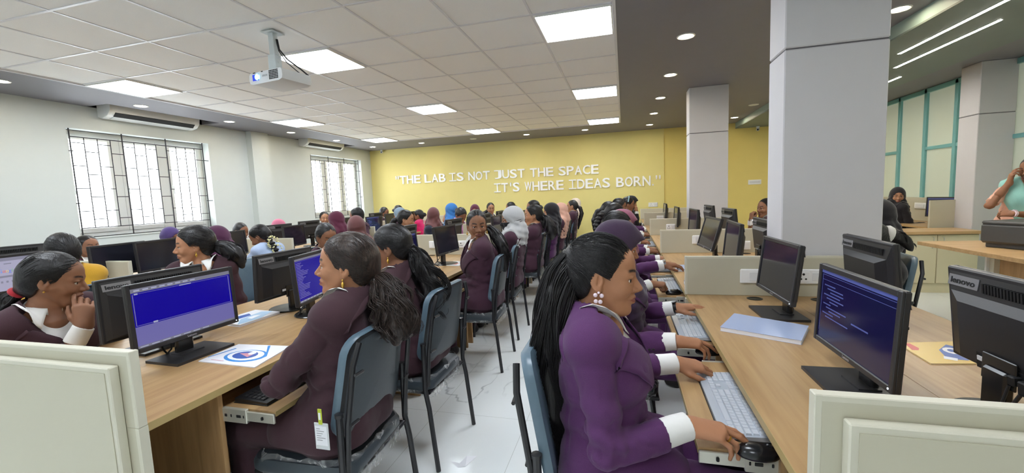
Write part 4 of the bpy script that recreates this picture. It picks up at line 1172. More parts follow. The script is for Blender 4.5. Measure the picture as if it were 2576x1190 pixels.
def person(label, seat, face, head, look, LH, RH, group, sk='a', top=('blazer', None), legs=None, hair=('pony', None), res='mid', eyes=True, seat_z=.47, twist=0.0, extra=(), standing=False, poleL=None, poleR=None, lean=0.0, hem=.5, shoes=True, vneck=True, knee=None):
    """seat = (x, y) under the pelvis; face = body heading (deg); head = head centre (world); look = (yaw, pitch, roll) deg; LH/RH = (wrist xyz, finger dir xyz, back-of-hand xyz, pose)"""
    NP_[0] += 1; seed = NP_[0]
    root = thing('person', label, 'person', (seat[0], seat[1], 0), 0, group)
    O = V3(seat[0], seat[1], 0)
    hb = {'hero': .0062, 'near': .010, 'mid': .013, 'far': .017}[res]       # body grid
    hh = {'hero': .0030, 'near': .0036, 'mid': .0052, 'far': .0070}[res]    # head grid
    hd = {'hero': .0026, 'near': .0034, 'mid': .0048, 'far': .0065}[res]    # hand grid
    fa = math.radians(face); Fv = V3(math.cos(fa), math.sin(fa), 0); Lv = V3(-math.sin(fa), math.cos(fa), 0); Z = V3(0, 0, 1)
    tw = math.radians(face + twist); Fs = V3(math.cos(tw), math.sin(tw), 0); Ls = V3(-math.sin(tw), math.cos(tw), 0)
    head = V3(*head) - O
    pel = V3(0, 0, seat_z + .085) + Fv * .0
    if standing: pel = V3(0, 0, .86)
    ya, pi_, ro = [math.radians(q) for q in look]
    Rh = np.array(Matrix.Rotation(ya, 3, 'Z') @ Matrix.Rotation(pi_, 3, 'Y') @ Matrix.Rotation(ro, 3, 'X'))   # columns: face dir, left, up
    hw = lambda p: head + Rh @ np.asarray(p, float)
    toH = lambda P: ((P - head.astype(f4)) @ Rh.astype(f4))
    N = head + Rh @ V3(-.022, 0, -.085) + V3(0, 0, -.032) - Fv * .008       # base of neck
    S = N - pel; Sn = nrm(S)
    up = Sn; Ft = nrm(Fs - up * (Fs @ up)); Lt = np.cross(up, Ft)
    W_ = pel + S * .32; C_ = pel + S * .66 + Ft * .012
    ShL = pel + S * .87 + Lt * .142 + Ft * .005; ShR = pel + S * .87 - Lt * .142 + Ft * .005
    def IK(Sh, T, side, pole):
        T = V3(*T) - O; a, b = .275, .245; d = T - Sh; L = np.linalg.norm(d)
        if L > a + b - .012: T = Sh + d / L * (a + b - .012); d = T - Sh; L = np.linalg.norm(d)
        if pole is None: pole = -Z * 1.0 + Lt * side * .45 - Ft * .35
        u = d / L; x = (a * a - b * b + L * L) / (2 * L); h = math.sqrt(max(a * a - x * x, 1e-5))
        pv = np.asarray(pole, float); pv = nrm(pv - u * (pv @ u))
        return Sh + u * x + pv * h, T
    arms = []
    for Sh, Hd, s, pole in ((ShL, LH, 1, poleL), (ShR, RH, -1, poleR)):
        if Hd is None: Hd = (tuple(O + pel + Fv * .2 + Lv * s * .08 + Z * .06), tuple(Fv - Lv * s * .5), (0, 0, 1), 'relax')
        E_, T_ = IK(Sh, Hd[0], s, pole); arms.append((Sh, E_, T_, s, Hd))
    if standing:
        knees = [V3(0, 0, .46) + Lv * s * .085 for s in (1, -1)]; ank = [V3(0, 0, .08) + Lv * s * .085 for s in (1, -1)]
    else:
        kz = seat_z + .055
        kd = knee if knee else (.40, .40)
        knees = [Fv * kd[0] + Lv * s * .085 + Z * kz for s in (1, -1)]; ank = [Fv * (kd[1] - .02) + Lv * s * .09 + Z * .085 for s in (1, -1)]
    hips = [pel + Lv * s * .085 - Z * .01 for s in (1, -1)]
    def torso(P, o=0.0):
        q = []
        d = U(.05, rcone(P, pel + Lv * .065, W_ + Lt * .045, .118 + o, .098 + o), rcone(P, pel - Lv * .065, W_ - Lt * .045, .118 + o, .098 + o),
              rcone(P, W_ + Lt * .04, C_ + Lt * .06, .096 + o, .104 + o), rcone(P, W_ - Lt * .04, C_ - Lt * .06, .096 + o, .104 + o))
        d = smin(d, rcone(P, C_ + Lt * .06, pel + S * .86 + Lt * .09, .1 + o, .062 + o), .04); d = smin(d, rcone(P, C_ - Lt * .06, pel + S * .86 - Lt * .09, .1 + o, .062 + o), .04)
        d = smin(d, rcone(P, ShL, ShR, .056 + o, .056 + o), .04)
        for s in (1, -1): d = smin(d, ell_o(P, C_ + Ft * .056 + Lt * s * .062 - up * .02, .055 + o), .06)
        d = smin(d, rcone(P, N + up * .015, ShL, .05 + o * .6, .04 + o), .04); d = smin(d, rcone(P, N + up * .015, ShR, .05 + o * .6, .04 + o), .04)
        return d
    def ell_o(P, c, r): return np.sqrt(((P - np.asarray(c, f4)) ** 2).sum(1)) - r
    mats_skin = SK[sk]
    hijab = hair[0] == 'hijab'
    # ---- body: head and neck, hands and forearms, trunk and legs in one mesh
    parts = []
    ia = Rh.T @ (N - head)
    def fh(P):
        Q = toH(P); nk = rcone(Q, (-.022, 0, -.05), ia + V3(0, 0, -.01), .049, .05); nk = smin(nk, rcone(P, N - up * .01, N - up * .06 + Ft * .01, .055, .08), .03)
        return head_sdf(Q, nk)
    lo = head - .155; hi = head + .155; lo = np.minimum(lo, N - .1); hi = np.maximum(hi, N + .06)
    v, f = snet(fh, lo, hi, hh)
    tint = [head_tint((v - head) @ Rh)]; parts.append((v, f))
    hands = []
    for Sh, E_, T_, s, Hd in arms:
        xd = nrm(Hd[1]); zd = V3(*Hd[2]); zd = nrm(zd - xd * (zd @ xd)); yd = np.cross(zd, xd) * (-s)
        # thumb lies towards the body midline for a palm-down hand
        M_ = np.stack([xd, yd, zd], 1)
        fdir = nrm(T_ - E_)
        def fhand(P, M_=M_, T_=T_, E_=E_, Hd=Hd):
            Q = ((P - T_.astype(f4)) @ M_.astype(f4)); d = hand_sdf(Q, Hd[3])
            return smin(d, rcone(P, T_ - fdir * .12, T_ + M_[:, 0] * .01, .034, .022), .015)
        tips = np.array([T_ + M_ @ V3(*p) for p in ((.2, .06, .03), (.2, -.06, .03), (.2, .06, -.11), (.2, -.06, -.11), (0, .08, 0), (0, -.05, 0))] + [T_ - fdir * .14 + .04, T_ - fdir * .14 - .04])
        v, f = snet(fhand, tips.min(0) - .01, tips.max(0) + .01, hd)
        t0 = np.zeros((len(v), 4)); t0[:, 3] = 1; tint.append(t0); parts.append((v, f)); hands.append((T_, M_, fdir, E_, s))
    def fb(P):
        d = torso(P, -.016)
        for Sh, E_, T_, s, Hd in arms: d = smin(d, smin(rcone(P, Sh, E_, .042, .034), rcone(P, E_, T_ - (T_ - E_) * .1, .034, .024), .02), .03)
        for h_, k_, a_ in zip(hips, knees, ank):
            d = smin(d, smin(rcone(P, h_, k_, .075, .05), rcone(P, k_, a_, .048, .03), .03), .03)
            d = smin(d, rcone(P, a_ - Z * .045 - Fv * .03, a_ - Z * .06 + Fv * .13, .032, .022), .03)
        return d
    pts = np.array([pel, N, ShL, ShR] + knees + ank + [a[1] for a in arms] + [a[2] for a in arms])
    v, f = snet(fb, pts.min(0) - .17, pts.max(0) + np.array([.17, .17, .1]), .02 if res in ('hero', 'near') else .028)
    t0 = np.zeros((len(v), 4)); t0[:, 3] = 1; tint.append(t0); parts.append((v, f))
    link('body', np_mesh('body', parts, mats_skin, np.concatenate(tint)), root)
    if eyes:
        for s in (1, -1):
            m = MB(); m.lathe([(.0118 * math.sin(PI * k / 8) + 1e-4, -.0118 * math.cos(PI * k / 8)) for k in range(9)], (0, 0, 0), 14, 0, 'X')
            m.lathe([(.0001, .0122), (.0028, .01215), (.0054, .0110), (.0056, .0098)][::-1], (0, 0, 0), 14, 1, 'X')
            o = m.obj('eye', [M_sclera, M_iris], root, 'all')
            gz = extra.get('gaze', 0) if isinstance(extra, dict) else 0
            o.matrix_local = Matrix.Translation(hw((.0728, s * .031, .0018))) @ Matrix(Rh.tolist()).to_4x4() @ Matrix.Rotation(math.radians(gz), 4, 'Z')
    ex = extra if isinstance(extra, dict) else {}
    # ---- shirt collar and cuffs
    kind, tm = top[0], top[1]
    cuffL = ex.get('cuff', .035)
    if kind == 'blazer':
        vap = C_ - up * .085 + Ft * .1        # point of the V
        def inV(P):
            q = P - vap.astype(f4); u_ = q @ up.astype(f4); l_ = np.abs(q @ Lt.astype(f4)); f_ = (P - C_.astype(f4)) @ Ft.astype(f4)
            w_ = np.maximum(l_ - np.maximum(u_, 0) * .40, -u_)
            return np.maximum(w_, -(f_ - .015))
        def fsh(P):
            d = torso(P, -.003)
            d = smax(d, (P - (C_ - up * .12).astype(f4)) @ (-up.astype(f4)), .004)
            d = smax(d, (P - (N - up * .012 + Ft * .0).astype(f4)) @ nrm(up + Ft * .35).astype(f4), .003)
            hole = rcone(P, N - up * .05, N + up * .1 + Ft * .02, .052, .055)
            return np.maximum(d, -hole * .8)
        v, f = snet(fsh, np.minimum(np.minimum(ShL, ShR), C_) - .16, np.maximum(np.maximum(ShL, ShR), N) + .15, max(hb * .62, .0045) if res != 'far' else .011)
        sp = [(v, f)]
        for T_, M_, fdir, E_, s in hands:
            a_ = T_ - fdir * (cuffL + .02); b_ = T_ - fdir * .004
            def fc(P, a_=a_, b_=b_, fdir=fdir):
                d = rcone(P, a_, b_, .0395, .038) + .0012 * wob(P, 70, s); q = (P - b_.astype(f4)) @ fdir.astype(f4)
                d = np.maximum(d, np.abs(q + (cuffL + .02) / 2 + .002) - (cuffL + .02) / 2 - .002)
                return np.maximum(d, -(np.maximum(rcone(P, b_ - fdir * .01, b_ + fdir * .05, .0305, .0305), -q - .012)))
            lo = np.minimum(a_, b_) - .055; hi = np.maximum(a_, b_) + .055
            sp.append(snet(fc, lo, hi, {'hero': .0028, 'near': .0034}.get(res, .0055)))
        sho = link('shirt', np_mesh('shirt', sp, M_shirt), root)
    # ---- jacket / blouse
    sl = ex.get('sleeve', 1.0)
    off = .016 if kind == 'blazer' else .008
    hemz = hem if not standing else .6
    def fj_core(P, hemcut=False):
        d = torso(P, off)
        d = d + .003 * wob(P, 24, seed) + .0045 * np.sin((P @ up.astype(f4)) * 78 + 4 * wob(P, 9, seed + 1)) * np.clip(1.1 - np.abs((P - W_.astype(f4)) @ up.astype(f4)) / .17, 0, 1)
        d = d + .0055 * crease(P * np.array((1, 1, 1.5), f4), 46, seed + 7, .24) * np.clip(1.2 - np.abs((P - W_.astype(f4)) @ up.astype(f4)) / .2, .15, 1)
        # skirt of the jacket spreading over the hips and the top of the thighs
        if not standing:
            d = smin(d, U(.04, rcone(P, pel + Lv * .07, hips[0] + Fv * .14, .128 + off, .098 + off), rcone(P, pel - Lv * .07, hips[1] + Fv * .14, .128 + off, .098 + off)), .04)
        if hemcut: d = smax(d, (hemz + .012 * wob(P, 8, seed)) - P[:, 2], .006)
        if kind == 'blazer': d = smin(d, rcone(P, ShL + up * .002, ShR + up * .002, .058, .058), .03)
        for Sh, E_, T_, s, Hd in arms:
            fd = nrm(T_ - E_); ce = T_ - fd * cuffL
            if sl < .6: ce = E_ - (E_ - Sh) * .15
            q1 = rcone(P, Sh + Lt * s * .006 - up * .006, E_, .055 + off * .3, .0485); q2 = rcone(P, E_, ce, .0485, .0445) if sl >= .6 else None
            e = q1 if q2 is None else smin(q1, q2, .018)
            # creases around the elbow and down the sleeve
            g = np.sqrt(((P - E_.astype(f4)) ** 2).sum(1)); ax_ = (P - E_.astype(f4)) @ nrm(Sh - E_).astype(f4)
            e = e + .006 * np.sin(ax_ * 100 + 4.5 * wob(P, 13, seed)) * np.clip(1.15 - g / .14, 0, 1) + .0028 * np.sin(ax_ * 58 + 5 * wob(P, 10, seed + 3)) + .002 * wob(P, 36, seed + 2) + .0065 * crease(P, 58, seed + s * 2, .24) * np.clip(1.25 - g / .2, .25, 1)
            if sl >= .6: e = smax(e, (P - ce.astype(f4)) @ fd.astype(f4), .004)
            else: e = smax(e, (P - ce.astype(f4)) @ nrm(E_ - Sh).astype(f4), .006)
            seam = .0042 * np.exp(-((e - d) / .008) ** 2) * (((P - Sh.astype(f4)) ** 2).sum(1) < .2 ** 2) * (e < .03)
            d = smin(d, e, .012) + seam
        return d
    def fj(P):
        d = fj_core(P, True)
        if kind == 'blazer' and vneck: d = smax(d, -inV(P), .004)
        hole = rcone(P, N - up * .05, N + up * .12 + Ft * .035, .058, .09)
        return smax(d, -hole, .004)
    pts = np.array([pel - Z * .1, N, ShL, ShR, pel + Fv * .3] + [a[1] for a in arms] + [a[2] for a in arms])
    v, f = snet(fj, pts.min(0) - .2, pts.max(0) + np.array([.2, .2, .11]), hb)
    tmat = tm if tm is not None else M_mar
    jo = link('blazer' if kind == 'blazer' else kind, np_mesh('blazer', [(v, f)], tmat), root)
    if kind == 'blazer' and not (hijab and res != 'near'): lapels(jo, lambda P: torso(P, off + .003), N, up, Ft, Lt, vap, tmat)
    if kind == 'blazer' and not hijab: shirt_collar(sho, N, up, Ft, Lt, fj_core)
    if kind == 'blazer' and res in ('hero', 'near'): buttons(jo, hands, tmat)
    # ---- trousers
    lmat = legs if legs is not None else tmat
    def ft(P):
        d = None
        for h_, k_, a_ in zip(hips, knees, ank):
            e = smin(rcone(P, h_, k_, .098, .072), rcone(P, k_, a_ - Z * .0, .068, .06), .03); d = e if d is None else smin(d, e, .02)
        d = smin(d, rcone(P, hips[0], hips[1], .11, .11), .03)
        d = d + .004 * wob(P, 22, seed + 5)
        return smax(d, .075 - P[:, 2], .005)
    pts = np.array(hips + knees + ank)
    v, f = snet(ft, pts.min(0) - .15, pts.max(0) + .14, hb * 1.25)
    link('trousers' if not ex.get('skirt') else 'skirt', np_mesh('trousers', [(v, f)], lmat), root)
    if shoes:
        for a_ in ank:
            def fs_(P, a_=a_):
                d = rcone(P, a_ - Z * .04 - Fv * .035, a_ - Z * .055 + Fv * .15, .04, .028); d = smin(d, rcone(P, a_ - Z * .045, a_ + Z * .0, .036, .034), .03)
                return smax(d, .002 - P[:, 2], .004)
            v, f = snet(fs_, a_ - Z * .09 - .09, a_ + np.abs(Fv) * .22 + Z * .06 + .05 if False else np.maximum(a_ - Fv * .1, a_ + Fv * .22) + .08, .009)
            lo = np.minimum(a_ - Fv * .1, a_ + Fv * .22) - .07; lo[2] = -.012
            v, f = snet(fs_, lo, np.maximum(a_ - Fv * .1, a_ + Fv * .22) + .07, .009)
            if len(v): link('shoe', np_mesh('shoe', [(v, f)], ex.get('shoe', M_shoe)), root)
    # ---- hair or headscarf
    hk, hm = hair[0], hair[1]
    if hijab:
        dr = ex.get('drape', .17); vz = N - up * 0
        brim = ex.get('brim', 0)
        def fhj(P):
            Q = toH(P)
            d = ell(Q, (-.016, 0, .040), (.112, .089, .103)); d = smin(d, rcone(Q, (-.03, 0, .0), ia * .75, .084, .078), .04)
            d = smin(d, rcone(Q, (.015, 0, -.07), (.045, 0, -.105), .066, .042), .035)
            if brim: d = smin(d, rcone(Q, (.03, 0, .1), (.09 + brim, 0, .062), .03, .02), .05)
            face_ = ell(Q, (.115 + brim, 0, -.01), (.075 + brim * .9, .054, .078)); d = smax(d, -face_, .008)
            low = U(.05, rcone(P, N - up * .0, ShL - up * .0 + Ft * .01, .088, .078), rcone(P, N, ShR + Ft * .01, .088, .078), rcone(P, N + Ft * .03, C_ + Ft * .075, .085, .09), rcone(P, N - Ft * .03, C_ - Ft * .05, .085, .085))
            low = smin(low, torso(P, .022), .03)
            an = np.arctan2((P - N.astype(f4)) @ Lt.astype(f4), (P - N.astype(f4)) @ Ft.astype(f4))
            hgt = (P - N.astype(f4)) @ up.astype(f4)
            low = low + .0055 * np.sin(an * 8 + hgt * 26 + seed)
            low = smax(low, -(hgt + dr + .03 * np.sin(an * 2 + seed)), .006)
            low = smax(low, np.abs((P - N.astype(f4)) @ Lt.astype(f4)) - (.135 + .03), .01)
            d = smin(d, low, .05)
            d = d + .003 * np.sin(Q[:, 0] * 60 - Q[:, 2] * 95 + 4 * wob(P, 12, seed)) * np.clip((.06 - Q[:, 2]) / .08, 0, 1)
            return smax(d, -face_, .006)
        pts = np.array([head, N, C_, ShL, ShR])
        v, f = snet(fhj, pts.min(0) - .17, pts.max(0) + .17, {'hero': .006, 'near': .006, 'mid': .008, 'far': .011}[res])
        link('headscarf', np_mesh('headscarf', [(v, f)], hm), root)
    else:
        hm = hm or H_blk
        puff = ex.get('puff', 0.0)
        gat = hw(ex.get('tie', (-.118, 0, -.005)))
        def fhr(P):
            Q = toH(P); d = hair_cap(Q, puff, ex.get('part', True))
            if hk in ('pony', 'braid', 'long'):
                d = smin(d, rcone(P, hw((-.07, 0, .02)), gat, .05, .022), .035)
            if hk == 'bun': d = smin(d, ell_o(P, hw((-.125, 0, .0)), .042) + .002 * wob(P, 120, 1), .012)
            if hk == 'loose':
                for s in (1, -1): d = smin(d, rcone(Q, (-.03, s * .062, .0), ia + V3(-.03, s * .085, .0), .036, .03) + .002 * np.sin(Q[:, 0] * 300), .03)
            return d
        v, f = snet(fhr, np.minimum(head - .19, N - .1), np.maximum(head + .16, N + .05), {'hero': .0036, 'near': .0044, 'mid': .0062, 'far': .0085}[res])
        ho = link('hair', np_mesh('hair', [(v, f)], hm), root)
        if res != 'far':
            scalp(root, hw, gat if hk in ('pony', 'braid') else hw((-.1, 0, -.01)), {'hero': 1300, 'near': 520, 'mid': 240}[res], hm, seed, puff)
        path = ex.get('path')
        if hk in ('pony', 'long', 'braid'):
            if path is None:
                bk = N - Ft * .155 - up * .1; path = [gat, gat - Rh[:, 0] * .045 - Z * .03, (gat + bk) / 2 - Ft * .05, bk + up * .0, bk - up * .2]
                rad = [.022, .03, .036, .034, .012]
            else:
                path = [np.asarray(p, float) - O for p in path]; rad = ex.get('rad', [.026, .04, .045, .04, .02])
            tt = np.linspace(0, 1, 9); pp = np.stack([np.interp(tt, np.linspace(0, 1, len(path)), np.array(path)[:, k]) for k in range(3)], 1); rr_ = np.interp(tt, np.linspace(0, 1, len(rad)), rad)
            cs = .8 if res in ('hero', 'near') and hk != 'braid' else 1.0
            def fp(P):
                d = U(.02, *[rcone(P, pp[i], pp[i + 1], rr_[i] * cs, rr_[i + 1] * cs) for i in range(8)])
                if hk == 'braid':
                    q = (P @ nrm(pp[-1] - pp[0]).astype(f4)); return d + .007 * np.sin(q * 150) + .002 * wob(P, 140, seed)
                a = (P - pp[0].astype(f4)); an = np.arctan2(a @ Lt.astype(f4), a @ Ft.astype(f4))
                return d + .0035 * np.sin(an * 21 + 5 * wob(P, 16, seed)) + .0045 * wob(P, 42, seed)
            v, f = snet(fp, pp.min(0) - max(rad) - .02, pp.max(0) + max(rad) + .02, {'hero': .0045, 'near': .0055, 'mid': .008, 'far': .011}[res])
            link('ponytail' if hk != 'braid' else 'braid', np_mesh('ponytail', [(v, f)], hm), root)
            ns = ex.get('strands', {'hero': 420, 'near': 260, 'mid': 60, 'far': 0}[res])
            if ns and hk != 'braid': strands('loose_strands', path, [r_ * 1.02 for r_ in rad], ns, hm, root, seed, wave=ex.get('wave', .014), r=.0013 if res == 'hero' else .0014, seg=26)
            bs_ = ex.get('band_size', 1)
            if ex.get('band') is not None or hk == 'pony':
                o = MB().lathe([(rad[0] * .9, -.009 * bs_), (rad[0] + .006 * bs_, -.006 * bs_), (rad[0] + .008 * bs_, 0), (rad[0] + .006 * bs_, .006 * bs_), (rad[0] * .9, .009 * bs_)], (0, 0, 0), 16, 0, 'X').obj('hair_tie', ex.get('band') or H_blk, root, 'all')
                dv = Vector(pp[1] - pp[0]).normalized(); o.matrix_local = Matrix.Translation(pp[0]) @ dv.to_track_quat('X', 'Z').to_matrix().to_4x4()
    P_ = dict(torso=torso, root=root, hw=hw, N=N, C=C_, up=up, Ft=Ft, Lt=Lt, hands=hands, Rh=Rh, O=O, arms=arms, pel=pel)
    if ex.get('earring') is not None:
        for s in (1, -1):
            m = MB(); p = hw((-.003, s * .081, -.036)); ek, em = ex['earring']
            if ek == 'drop':
                m.lathe([(.001, .0), (.0042, -.003), (.001, -.008), (.002, -.01), (.0055, -.016), (.0068, -.022), (.004, -.031), (.0006, -.036)], p, 10)
            elif ek == 'butterfly':
                for a_, b_ in (((.0, .0), (.009, .008)), ((.0, .0), (-.009, .008)), ((.0, 0), (.0065, -.010)), ((0, 0), (-.0065, -.010))):
                    w_ = MB().lathe([(.0005, -.0012), (.0062, -.0012), (.0062, .0012), (.0005, .0012)], (0, 0, 0), 10, 0, 'Y'); d3 = Rh[:, 0] * b_[0] + Rh[:, 2] * b_[1]
                    w_.xf(Matrix.Translation(p + Rh[:, 1] * s * .004 + d3 - Rh[:, 2] * .012) @ Matrix(Rh.tolist()).to_4x4()); m.add(w_.v, w_.f)
                m.lathe([(.0005, -.004), (.004, -.002), (.004, .002), (.0005, .004)], p + Rh[:, 1] * s * .004 + Rh[:, 2] * .004, 8)
            else: m.lathe([(.0005, -.004), (.0042, -.001), (.0042, .002), (.0005, .005)], p, 8)
            m.obj('earring', em, root, 'all')
    for wi, wm in ex.get('watch', []):
        T_, M_, fdir, E_, s = hands[wi]; m = MB()
        m.lathe([(.0305, -.01), (.0315, -.01), (.0315, .01), (.0305, .01)], (0, 0, 0), 20, 0, 'X'); m.lathe([(.001, .03), (.016, .03), (.016, .037), (.001, .038)], (0, 0, 0), 16, 0, 'Z')
        m.xf(Matrix.Translation(T_ + fdir * .002) @ Matrix(np.stack([fdir, nrm(np.cross(M_[:, 2], fdir)), nrm(M_[:, 2] - fdir * (M_[:, 2] @ fdir))], 1).tolist()).to_4x4()); m.obj('watch', wm, root, True)
    for hi_, fi, rm_ in ex.get('rings', []):
        T_, M_, fdir, E_, s = hands[hi_]; pose = (LH, RH)[hi_][3]; sg = hand_prims(pose)[1][fi][0]; c = (np.array(sg[0]) * .55 + np.array(sg[1]) * .45); dv = nrm(np.array(sg[1]) - np.array(sg[0]))
        m = MB().lathe([(.0083, -.0022), (.0098, -.0018), (.0098, .0018), (.0083, .0022)], (0, 0, 0), 16, 0, 'X')
        m.xf(Matrix.Translation(T_ + M_ @ c) @ Vector(M_ @ dv).to_track_quat('X', 'Z').to_matrix().to_4x4()); m.obj('ring', rm_, root, True)
    return P_
# ================================================================ PLACEMENT
GM = 'flat monitors on the benches'
MON = [
 # x, y, yaw deg, screen, base, label, tilt, zc
 (-1.83, 1.36, -2, 'ide', 'rect', 'black monitor with a bright blue and lavender screen behind the near left cream panel', .03, .965),
 (-1.72, 2.02, 12, 'code', 'round', 'black monitor with blue screen of code, half hidden by the girl with gold earring', .06, .975),
 (-2.12, 1.43, 177, 'off', 'rect', 'back of a black monitor leaning beside the large blue-screen monitor', .0, .965),
 (-2.02, 2.10, 180, 'off', 'round', 'back of a black monitor with maker name, between two blue screens on the left bench', .05, .97),
 (-1.70, 3.02, 2, 'dim', 'round', 'dim dark blue monitor screen right of the second seated girl', .1, .985),
 (-1.66, 3.74, -4, 'off', 'round', 'dark monitor on a round foot, left of the girl looking at the camera', .13, .99),
 (-2.10, 3.72, 180, 'off', 'round', 'top of a monitor back behind the dim blue screen on the left bench', .1, 1.0),
 (-2.10, 4.95, 176, 'off', 'round', 'monitor back behind the dark round-footed screen, below the girl in pink', .1, .99),
 (-1.68, 5.5, 2, 'off', 'round', 'black monitor in front of the girl in the light grey headscarf', .08, .99),
 (-2.10, 6.2, 178, 'off', 'round', 'monitor back in front of the girl in the maroon headscarf far down the left bench', .1, .99),
 (-2.10, 7.0, 182, 'off', 'round', 'monitor back just left of the light grey headscarf', .1, 1.0),
 (-1.68, 7.3, 0, 'off', 'round', 'dark monitor at the left of the long-haired girl in the middle distance', .1, .99),
 (-4.27, 1.95, 6, 'web', 'round', 'monitor showing a white search page at the left picture edge', .0, .975),
 (-4.62, 2.12, 180, 'off', 'round', 'top of a monitor back above the white search page', .05, 1.02),
 (-4.20, 2.60, 4, 'off', 'round', 'black monitor just right of the cream panel with a socket on the window bench', .05, .98),
 (-4.08, 2.84, 10, 'off', 'rect', 'larger black screen left of the girl in blazer looking left', .06, .985),
 (-4.15, 3.62, 6, 'off', 'round', 'black monitor between the plum headscarf and the girl with flowers in her hair', .08, .99),
 (-4.62, 4.78, 180, 'off', 'round', 'dark monitor back under the pink headscarf by the wall pier', .06, .99),
 (-4.15, 4.55, 8, 'off', 'rect', 'black screen beyond the cream partition, right of the pink headscarf', .06, .985),
 (-4.66, 5.4, 180, 'off', 'round', 'monitor back under the second barred window, below the girl facing the camera', .08, 1.0),
 (-4.15, 5.75, 4, 'off', 'round', 'small black monitor left of the short-haired back of head', .08, 1.02),
 (-4.15, 6.35, 4, 'dim', 'round', 'small dim blue monitor right of the short-haired back of head', .08, 1.0),
 (-4.66, 7.2, 180, 'off', 'round', 'monitor back above the small dim blue monitor by the yellow wall corner', .08, 1.03),
 (-4.15, 6.95, 0, 'off', 'round', 'dark monitor left of the light grey-blue headscarf near the yellow wall', .08, 1.02),
 (-4.15, 7.9, 0, 'off', 'round', 'farthest visible monitor of the window bench against the yellow wall', .08, 1.02),
 (.665, 1.47, 181, 'dim', 'rect', 'large monitor with dark blue code screen behind the near right cream panel', .05, .965),
 (.71, 2.27, 182, 'off', 'rect', 'black monitor with dim grey screen on a square foot, beside the silver-blue folder', .12, .98),
 (1.07, 2.215, -2, 'off', 'rect', 'back of a monitor with film sticker, between the near column and the dark blue screen', .09, .99),
 (.97, 1.32, 1, 'off', 'round', 'large monitor back with film sticker and cable loop at the right picture edge', .1, .985),
 (.69, 3.86, 185, 'off', 'round', 'steeply tilted monitor with greenish screen over the second cream partition', .28, 1.0),
 (.70, 3.12, 178, 'off', 'rect', 'monitor with dark grey screen leaning against the tilted greenish one', .1, 1.01),
 (.70, 4.78, 182, 'off', 'round', 'thin side-on monitor next to the white socket on the third right partition', .06, 1.03),
 (.70, 6.3, 180, 'off', 'round', 'thin side-on monitor, second of the far row on the right bench', .06, 1.0),
 (.70, 8.0, 180, 'off', 'round', 'tiny side-on monitor near the far end of the right bench', .06, 1.0),
 (1.05, 5.75, 3, 'off', 'rect', 'small monitor back at the foot of the far column', .1, 1.03),
 (1.05, 4.72, 3, 'off', 'rect', 'small monitor back right of the far column, below the unlit yellow wall', .1, 1.03),
 (1.06, 3.66, 0, 'off', 'rect', 'monitor back beside the near column, in front of the person with clasped hands', .1, .99),
]
for x, y, a, scr, bs, lb, tl, zc in MON:
    monitor(x, y, math.radians(a), scr, bs, lb, GM, tl, zc)
GK = 'keyboards on the pull-out trays'
TZ = TRAY
keyboard(-1.335, 1.395, TZ, 0, False, True, 'black keyboard on the nearest pull-out tray of the left bench', GK)
keyboard(.338, 1.475, TZ, PI, True, True, 'film-covered black keyboard pale with glare under the hands of the nearest girl in purple', GK)
for y, lb in ((2.28, 'film-covered keyboard under the hand with a black watch on the right bench'), (3.27, 'film-covered keyboard at the third seat of the right bench'), (4.05, 'film-covered keyboard at the fourth seat of the right bench'),
              (5.05, 'film-covered keyboard at the fifth seat of the right bench'), (5.8, 'film-covered keyboard at the sixth seat of the right bench'), (6.8, 'film-covered keyboard at the seventh seat of the right bench')):
    keyboard(.325, y + .03, TZ, PI, True, False, lb, GK)
for y, lb in ((2.25, 'black keyboard on the second pull-out tray of the left bench'), (3.2, 'black keyboard on the pull-out tray by the girl looking at the camera'), (4.0, 'black keyboard on the tray in front of the light grey headscarf')):
    keyboard(-1.34, y, TZ, 0, False, False, lb, GK)
mouse(.335, 1.19, TZ, 0, 'black mouse under the ringed hand of the nearest girl in purple')
mouse(.345, 1.93, TZ, 0, 'black mouse under the white-cuffed hand behind the nearest girl')
mouse(.32, 3.03, TZ, .2, 'film-wrapped black mouse on the third pull-out tray of the right bench')
# ---- papers and books
M_paper = mat('white_paper', (240, 240, 244), .45); M_pblue = mat('print_blue', (62, 142, 214), .4); M_pnavy = mat('print_navy', (56, 92, 170), .4); M_ppink = mat('print_pink', (220, 150, 160), .4)
M_pyel = mat('print_yellow', (236, 200, 110), .3); M_pred = mat('print_red', (206, 70, 60), .35); M_pcy = mat('print_pale_blue', (170, 200, 226), .35)
M_fold = mat('silver_blue_folder', (176, 190, 222), .18, spec=.7)
def quad_book(pts, z, th, name, label, cat, cover, group=None, art=None, sheets=True, lift=0.0):
    """booklet lying on a desk; pts = 4 corners (x, y) counter-clockwise seen from above"""
    cx = sum(p[0] for p in pts) / 4; cy = sum(p[1] for p in pts) / 4
    t = thing(name, label, cat, (cx, cy, z), 0, group)
    q = [(p[0] - cx, p[1] - cy) for p in pts]
    if sheets: MB().prism([(a * .985, b * .985) for a, b in q], .0004, th - .0008).obj('pages', M_paper, t)
    cv = MB(); cv.prism(q, th - .0008, th); cv.prism(q, 0, .0006)
    if art:
        def P(u, v): 
            return ((1 - u) * (1 - v) * q[0][0] + u * (1 - v) * q[1][0] + u * v * q[2][0] + (1 - u) * v * q[3][0], (1 - u) * (1 - v) * q[0][1] + u * (1 - v) * q[1][1] + u * v * q[2][1] + (1 - u) * v * q[3][1])
        k = th + .0002
        for mi, poly in art:
            cv.quad([(*P(u, v), k) for u, v in poly], mi); k += .00012
    cv.obj('cover', cover, t)
    return t
def arc(cx, cy, rx, ry, a0, a1, n=14): return [(cx + rx * math.cos(math.radians(a0 + (a1 - a0) * i / n)), cy + ry * math.sin(math.radians(a0 + (a1 - a0) * i / n))) for i in range(n + 1)]
